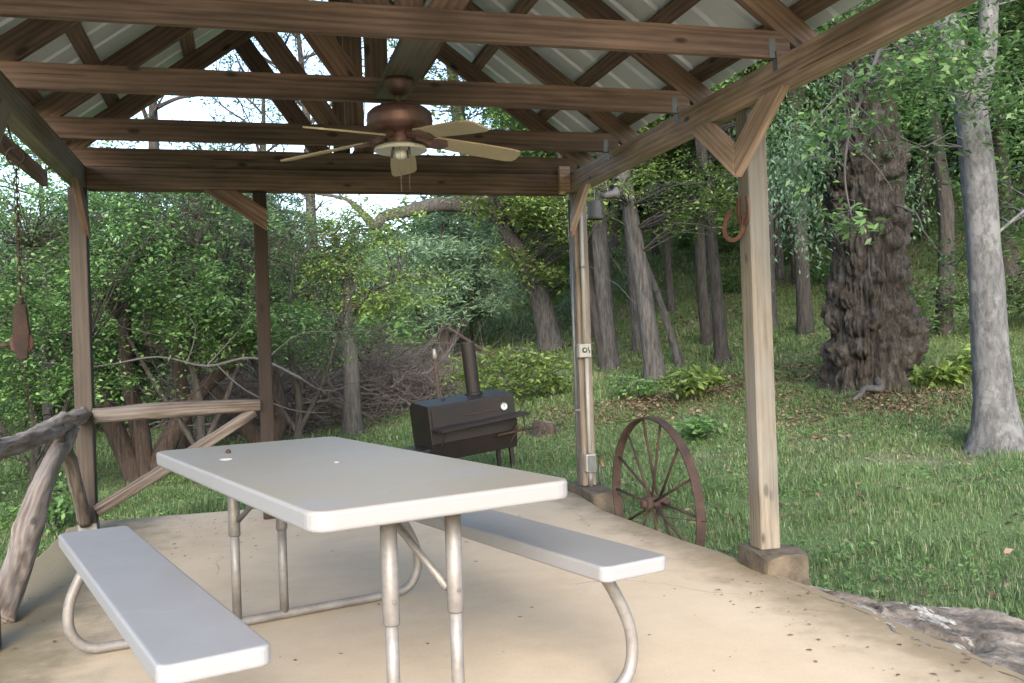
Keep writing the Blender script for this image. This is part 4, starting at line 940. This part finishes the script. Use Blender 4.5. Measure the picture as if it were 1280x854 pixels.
# dead brush thicket behind the young elm
def brush(cx, cy, rx, ry, h, n, seed, label, name='brush_pile'):
    r_ = np.random.default_rng(seed); mb = MB(); z0 = g1(cx, cy)
    for i in range(n):
        a = r_.uniform(0, 2*PI); q = math.sqrt(r_.random()); p = [Vector((rx*q*math.cos(a), ry*q*math.sin(a), r_.uniform(0, h*.75)*(1-.5*q)))]
        dv = Vector(unit(r_.normal(size=3)*np.array([1, .7, .55])))
        L = r_.uniform(.12, .34)
        for k in range(4): dv = (dv+Vector(r_.normal(size=3)*.32)+Vector((0, 0, .04))).normalized(); p.append(p[-1]+dv*L)
        rr = r_.choice([.004, .006, .009, .016], p=[.45, .3, .18, .07])
        mb.tube(p, list(np.linspace(rr, rr*.4, 5)), 3, False)
    o = mb.build(name, TWIG, None, T(cx, cy, z0)); meta(o, label, 'brush')
brush(1.25, 16.6, 2.4, 1.2, 2.5, 2600, 3, 'tangled heap of grey dead brush behind the young elm')
brush(2.9, 18.4, 1.5, 1.0, 1.5, 700, 4, 'low tangle of dead twigs behind the smoker chimney')
brush(-.2, 16.0, 1.2, .8, 2.0, 500, 6, 'grey dead brush between the far rail and the middle post')
# fallen branches by the live oak
for i, (a, b, c, lab) in enumerate([((4.0, 19.0, 1.5), (5.3, 19.4, .75), (6.6, 19.7, .55), 'long brown fallen branch sloping down beside the live oak'), ((4.6, 20.2, .9), (5.6, 20.0, .8), (6.9, 20.3, .75), 'fallen grey branch lying level at the foot of the live oak'), ((5.2, 18.8, .45), (5.9, 19, .62), (6.6, 19.2, .5), 'short fallen branch nearest the smoker at the wood edge')]):
    mb = MB(); q = smooth_path([a, b, c], 6); mb.tube(q, list(np.linspace(.035, .06, len(q))), 8, True, .2, i)
    r_ = np.random.default_rng(90+i)
    for k in range(10):
        s = q[r_.integers(0, len(q))]; dv = Vector(unit(r_.normal(size=3))); mb.tube([s, s+dv*.3, s+dv*.6+Vector((0, 0, .08))], [.014, .009, .003], 4, False)
    base = Vector(c); o = mb.build('fallen_branch', BK_JUN if i == 0 else BK_GREY, None, Matrix.Identity(4), smooth=True); meta(o, lab, 'branch')

# shrubs and weeds that stand out
def shrub(x, y, h, rad, n, label, leafm=LF_YEL, seed=0, size=.10, kind='broad', per=14):
    tree('shrub', (x, y), [([(0, 0, 0), (.03, 0, h*.4), (0, 0, h*.8)], [.014, .010, .005]), ([(0, 0, 0), (rad*.4, 0, h*.4), (rad*.7, 0, h*.7)], [.010, .008, .004]), ([(0, 0, 0), (-rad*.4, 0, h*.4), (-rad*.7, 0, h*.75)], [.010, .008, .004])],
         [(0, 0, h*.55, rad, rad, h*.42, n)], label, 'shrub', 'leafy shrubs on the lawn', leafm, BK_GREY, kind, size, per, .3, seed, .6, 6, .05, 1.0, .006, .05)
shrub(6.0, 11.9, .5, .42, 60, 'bright leafy shrub on the lawn above the wagon wheel', LF_YEL, 101, .12)
shrub(5.05, 9.75, .28, .32, 40, 'low leafy weed beside the wheel-side post', LF_ELM, 102, .09)
shrub(8.4, 9.7, .55, .42, 60, 'leafy shrub right of the gnarled trunk base', LF_YEL, 103, .12)
shrub(9.4, 12.2, .7, .6, 70, 'broad shrub behind and right of the gnarled trunk', LF_ELM, 104, .10)
shrub(4.4, 14.8, .95, 1.0, 230, 'large light green bush behind the tree stump', LF_YEL, 105, .09)
shrub(5.6, 13.0, .4, .4, 40, 'pale bush between the far right post and the grey trunk', LF_ELM, 107, .08)
shrub(8.9, 11.8, .45, .5, 60, 'low bush growing behind the gnarled trunk', LF_ELM, 108, .09)
shrub(11.0, 13.5, 1.1, 1.2, 160, 'wide bush on the slope behind the pale forked tree', LF_ELM, 109, .10)
shrub(-1.75, 9.2, .45, .3, 40, 'little leafy plant at the foot of the far log rail', LF_ELM, 110, .07)
shrub(13.0, 12.5, 1.5, 1.4, 180, 'tall bush at the right edge behind the pale forked tree', LF_OAK, 111, .10)

# hanging spray with a pale crooked twig in front of the gnarled trunk
hs = tree('hanging_limb', (4.9, 6.05), [([(-.25, -.3, 3.9), (-.45, -.4, 3.3), (-.66, -.45, 2.85), (-.8, -.44, 2.55), (-.86, -.44, 2.2), (-.80, -.44, 1.85)], [.02, .016, .013, .011, .008, .004]),
    ([(-.6, -.44, 2.95), (-.9, -.4, 2.75), (-1.15, -.42, 2.5)], [.008, .006, .003]), ([(-.82, -.44, 2.45), (-.6, -.42, 2.3), (-.42, -.4, 2.1)], [.007, .005, .003])],
    [(-.75, -.44, 2.85, .55, .45, .25, 34), (-.95, -.44, 2.4, .3, .3, .25, 14), (-.8, -.44, 1.95, .22, .22, .22, 12), (-.35, -.4, 2.9, .5, .5, .4, 36), (-.3, -.3, 3.6, 1.0, 1.0, .5, 60)],
    'pale crooked twig with bright leaves drooping in front of the gnarled trunk', 'branch', None, LF_ELM, TWIGP, 'broad', .07, 10, .3, 55, .5, 8, .1, 1.0, .006, 0)
hs.location.z = 0
for c in hs.children: pass

# ---- the wood behind: many individual trees, four builds copied about
protos = []
def wood_tree(seed, kind, leafm, barkm, h, lo=.30):
    r_ = np.random.default_rng(seed); bl = []
    for k in range(9):
        z = h*(lo+(.98-lo)*k/8); q = (1-.55*abs(k/8-.45))*h*.24; a = r_.uniform(0, 2*PI); bl.append((q*.6*math.cos(a), q*.6*math.sin(a), z, q, q, h*.10, 85))
    return tree('wood_tree', (0, 0), [([(0, 0, 0), (.1, 0, h*.25), (-.1, .1, h*.55), (.1, 0, h*.95)], [.16, .14, .10, .03]), ([(0, 0, h*(lo-.08)), (.7, .2, h*(lo+.1)), (1.2, .3, h*(lo+.3))], [.07, .05, .02]), ([(0, 0, h*(lo-.05)), (-.7, -.2, h*(lo+.12)), (-1.3, -.2, h*(lo+.35))], [.07, .05, .02])],
        bl, 'x', 'tree', 'trees of the wood behind the lawn', leafm, barkm, kind, .13 if kind == 'broad' else .20, 25 if kind == 'broad' else 26, .8, seed, .12, 8, .15, 1.4, .02, .3, 8)
protos = [wood_tree(201, 'broad', LF_ELM, BK_GREY, 9), wood_tree(202, 'needle', LF_JUN, BK_JUN, 7.5), wood_tree(203, 'broad', LF_OAK, BK_DARK, 8.5), wood_tree(204, 'broad', LF_YEL, BK_GREY, 8), wood_tree(205, 'broad', LF_OAK, BK_DARK, 10, .52), wood_tree(206, 'broad', LF_ELM, BK_GREY, 10, .50)]
PLAB = ['mid-green broadleaf tree in the wood behind the lawn', 'dark shaggy juniper in the wood behind the lawn', 'dark-leaved oak in the wood behind the lawn', 'light yellow-green tree in the wood behind the lawn', 'tall dark slim-trunked tree on the wooded slope', 'tall green slim-trunked tree on the wooded slope']
used = [False]*6
def dup(root):
    c = root.copy(); col.objects.link(c)
    for ch_ in root.children:
        d = ch_.copy(); col.objects.link(d); d.parent = c
    return c
spots = []
rw = random.Random(17)
def try_spot(az, dist, k, sc):
    x, y = dist*math.sin(az), dist*math.cos(az)
    if any((x-a)**2+(y-b)**2 < 2.6 for a, b in spots): return
    spots.append((x, y))
    o = protos[k] if not used[k] else dup(protos[k]); used[k] = True
    o.location = (x, y, g1(x, y)); o.rotation_euler = (0, 0, rw.uniform(0, 6.28)); o.scale = (sc*rw.uniform(.85, 1.15), sc*rw.uniform(.85, 1.15), sc)
    o['label'] = PLAB[k]
# azimuths are bearings from the patio's front: the hill on the right carries tall trees, the middle only low ones
for i in range(44):   # right and hill: tall, clear-stemmed
    az = R(rw.uniform(18, 52)); try_spot(az, rw.uniform(18, 36), rw.choice([4, 5]), rw.uniform(.75, 1.1))
for i in range(48):
    az = R(rw.uniform(18, 52)); try_spot(az, rw.uniform(33, 43), rw.choice([0, 1, 2, 3, 4, 5]), rw.uniform(.8, 1.25))
for i in range(46):   # left
    az = R(rw.uniform(-24, 4)); try_spot(az, rw.uniform(15, 34), rw.choice([0, 0, 1, 2]), rw.uniform(.48, .66))
for i in range(40):   # middle, low
    az = R(rw.uniform(1, 19)); try_spot(az, rw.uniform(24, 38), rw.choice([0, 1, 2, 3]), rw.uniform(.30, .42))
for i in range(14):   # behind the camera to the sides (out of view, they shade the lawn)
    pass
bush = [None]
def wood_bush(az, dist, sc):
    x, y = dist*math.sin(az), dist*math.cos(az)
    if bush[0] is None:
        o = bush[0] = tree('wood_bush', (0, 0), [([(0, 0, 0), (.1, 0, .5), (0, 0, 1.1)], [.03, .02, .01]), ([(0, 0, 0), (.5, .1, .6), (.8, 0, 1.1)], [.025, .02, .008]), ([(0, 0, 0), (-.5, -.1, .5), (-.8, 0, 1.0)], [.025, .02, .008])],
            [(0, 0, .9, .9, .9, .6, 110), (.6, .2, .8, .7, .7, .5, 60), (-.6, -.1, .6, .7, .7, .45, 60)], 'x', 'bush', 'bushes under the trees of the wood', LF_ELM, BK_GREY, 'broad', .13, 13, .45, 250, .4, 6, .05, 1.0, .012, .05)
    else: o = dup(bush[0])
    o['label'] = 'low green bush under the trees of the wood behind the lawn'
    o.location = (x, y, g1(x, y)); o.rotation_euler = (0, 0, rw.uniform(0, 6.28)); o.scale = (sc*rw.uniform(.8, 1.2), sc*rw.uniform(.8, 1.2), sc)
for i in range(16): wood_bush(R(rw.uniform(19, 50)), rw.uniform(24, 36), rw.uniform(.5, 1.0))
for i in range(18): wood_bush(R(rw.uniform(-18, 8)), rw.uniform(20, 34), rw.uniform(.7, 1.3))
# far backing wood
r_ = np.random.default_rng(300); bl = []
for a in np.arange(-34, 62, 2.2):
    dist = 44+6*r_.random(); az = R(a); x, y = dist*math.sin(az), dist*math.cos(az); z0 = g1(min(x, 45), min(y, 60))
    top_ = 6.0 if a < 0 else (3.6 if a < 17 else 13)
    for z in np.arange(-.4, top_, 1.3): bl.append((x, y, z0+z, 2.2, 2.2, 1.2, 26 if z > 4 else 60))
Cn = blob_centres(bl, r_); (V, F), _ = sprays(Cn, r_, 'broad', .42, 12, 1.6)
raw('far_woods', mesh_np('far_woods', V, F), LF_OAK)['kind'] = 'stuff'

# ------------------------------------------------------------------ grass, litter
def scatter(n, x0, x1, y0, y1, r_):
    return r_.uniform(x0, x1, n), r_.uniform(y0, y1, n)
def off_slab(X, Y):
    return ~((X > -1.26) & (X < 2.40) & (Y < 6.98)) & ~((X > 2.2) & (X < 2.42+.62*sstep(3.95, 2.9, Y)) & (Y < 3.95))
def in_view(X, Y, m=.05):
    a = np.arctan2(X, Y)-YAW; return (np.abs(a) < .53+m) & (Y > .5)
def grass():
    r_ = np.random.default_rng(400); out = []
    for n, y0, y1, hs, ws in ((330000, 2, 8, .060, .0040), (300000, 7, 14, .075, .0065), (150000, 13, 27, .115, .014), (110000, 26, 48, .2, .04)):
        X, Y = scatter(n*2, -9 if y0 < 13 else -14, 14 if y0 < 13 else (24 if y0 < 20 else 44), y0, y1, r_)
        k = off_slab(X, Y) & in_view(X, Y)
        # bare patches: under the trees and in noisy spots
        den = .5+.5*np.sin(X*1.3+.7*np.sin(Y*1.1))*np.sin(Y*1.5+.9*np.sin(X*.8)); den = .22+1.0*den
        bare = np.exp(-(((X-7.6)/1.1)**2+((Y-9.7)/.9)**2))*.85+np.exp(-(((X-6.3)/.8)**2+((Y-6.9)/.7)**2))*.6+np.exp(-(((X-6.2)/2.4)**2+((Y-12.6)/1.0)**2))*.6+np.exp(-(((X-5.4)/.7)**2+((Y-7.2)/.5)**2))*.5+np.exp(-(((X-6.9)/.9)**2+((Y-5.8)/.5)**2))*.45
        den = (.55+.6*den)*(1-.22*sstep(9.5, 13, Y+.35*(X-6))*sstep(4.5, 6.5, X))
        k &= r_.random(len(X)) < np.clip(den-bare, .04, 1)
        X, Y = X[k][:n], Y[k][:n]; out.append((X, Y, np.full(len(X), hs), np.full(len(X), ws)))
    tx, ty = scatter(900, -8, 14, 3, 14, r_); k = off_slab(tx, ty) & in_view(tx, ty); tx, ty = tx[k], ty[k]; m_ = r_.integers(0, len(tx), 42000)
    X = tx[m_]+r_.normal(size=42000)*.07; Y = ty[m_]+r_.normal(size=42000)*.07; k = off_slab(X, Y); X, Y = X[k], Y[k]
    out.append((X, Y, np.full(len(X), .115), np.full(len(X), .005)))
    X, Y, Hh, Ww = [np.concatenate(a) for a in zip(*out)]
    n = len(X); tuft = (.75+.5*(np.sin(X*1.1+2)*np.sin(Y*.9+X*.4)*.5+.5))*(.55+.75*(np.sin(X*3.1+Y*1.7)*np.sin(Y*2.9-X*1.3)*.5+.5))
    Hh = Hh*tuft*(.45+.9*r_.random(n)); Z = gh(X, Y)-.01
    a = r_.uniform(0, 2*PI, n); lean = .25+.65*r_.random(n)
    dx, dy = np.cos(a)*lean*Hh, np.sin(a)*lean*Hh
    sx, sy = -np.sin(a)*Ww/2, np.cos(a)*Ww/2
    P = np.stack([X, Y, Z], 1); S = np.stack([sx, sy, 0*sx], 1)
    mid = P+np.stack([dx*.35, dy*.35, Hh*.6], 1); tip = P+np.stack([dx, dy, Hh*(1-.35*lean)], 1)
    V = np.stack([P-S, P+S, mid+S*.8, mid-S*.8, tip], 1).reshape(-1, 3)
    b = np.arange(n)*5
    quad = np.stack([b, b+1, b+2, b+3], 1); tri = np.stack([b+3, b+2, b+4, b+4], 1)[:, :3]
    me = bpy.data.meshes.new('grass'); me.vertices.add(len(V)); me.vertices.foreach_set('co', V.astype(np.float32).ravel())
    li = np.concatenate([quad, tri], 1).ravel(); me.loops.add(len(li)); me.loops.foreach_set('vertex_index', li.astype(np.int32))
    st_ = (np.arange(n)*7)[:, None]+np.array([0, 4])[None]; me.polygons.add(2*n)
    me.polygons.foreach_set('loop_start', st_.ravel().astype(np.int32)); me.polygons.foreach_set('loop_total', np.tile([4, 3], n).astype(np.int32))
    me.update(calc_edges=True)
    raw('grass', me, LF_GRS)['kind'] = 'stuff'
    # broadleaf ground cover
    X, Y = scatter(30000, -8, 26, 3, 30, r_); k = off_slab(X, Y) & in_view(X, Y) & (np.sin(X*1.9+Y)*np.sin(Y*1.4-X*.6) > .1); X, Y = X[k], Y[k]
    Cn = np.stack([X, Y, gh(X, Y)+.06+.06*r_.random(len(X))], 1); (V, F), _ = sprays(Cn, r_, 'broad', .036, 9, .13)
    raw('ground_cover', mesh_np('ground_cover', V, F), LF_ELM)['kind'] = 'stuff'
    # fallen leaves on the soil
    X = np.concatenate([r_.normal(7.6, .9, 7000), r_.uniform(2, 20, 8000), r_.uniform(-8, 2, 2500), r_.uniform(4, 30, 16000), r_.uniform(2.4, 10, 1500), r_.normal(6.2, 1.6, 9000)]); Y = np.concatenate([r_.normal(9.8, .8, 7000), r_.uniform(6, 22, 8000), r_.uniform(8, 16, 2500), r_.uniform(11, 34, 16000), r_.uniform(3, 9, 1500), r_.normal(12.6, .8, 9000)])
    k = off_slab(X, Y) & in_view(X, Y); X, Y = X[k], Y[k]; n = len(X)
    P = np.stack([X, Y, gh(X, Y)+.012+.02*r_.random(n)], 1); a = r_.uniform(0, 2*PI, n)
    L = (.035+.04*r_.random(n))*np.clip(Y/11, 1, 2.6); V, F = leaf_arrays(P, np.stack([np.cos(a), np.sin(a), .3*r_.normal(size=n)], 1), np.array([0, 0, 1.])+.4*r_.normal(size=(n, 3)), L, L*.55)
    raw('leaf_litter', mesh_np('leaf_litter', V, F), LF_DEAD)['kind'] = 'stuff'
    # specks blown onto the slab
    X = np.concatenate([r_.uniform(-1.15, 2.2, 170), r_.normal(-.3, .5, 110), r_.uniform(1.9, 2.33, 70), r_.normal(-1.0, .12, 90)]); Y = np.concatenate([r_.uniform(2, 6.8, 170), r_.normal(6.2, .4, 110), r_.uniform(2.2, 3.9, 70), r_.uniform(3.5, 6.8, 90)])
    k = (X > -1.15) & (X < 2.33) & (Y < 6.85); X, Y = X[k], Y[k]; n = len(X)
    P = np.stack([X, Y, np.full(n, .004)], 1); a = r_.uniform(0, 2*PI, n); L = .010+.022*r_.random(n)**2
    V, F = leaf_arrays(P, np.stack([np.cos(a), np.sin(a), 0*a], 1), np.array([0, 0, 1.])+.12*r_.normal(size=(n, 3)), L, L*.6); V[:, 2] = np.maximum(V[:, 2], .0025)
    raw('slab_litter', mesh_np('slab_litter', V, F), LF_DEAD)['kind'] = 'stuff'
grass()
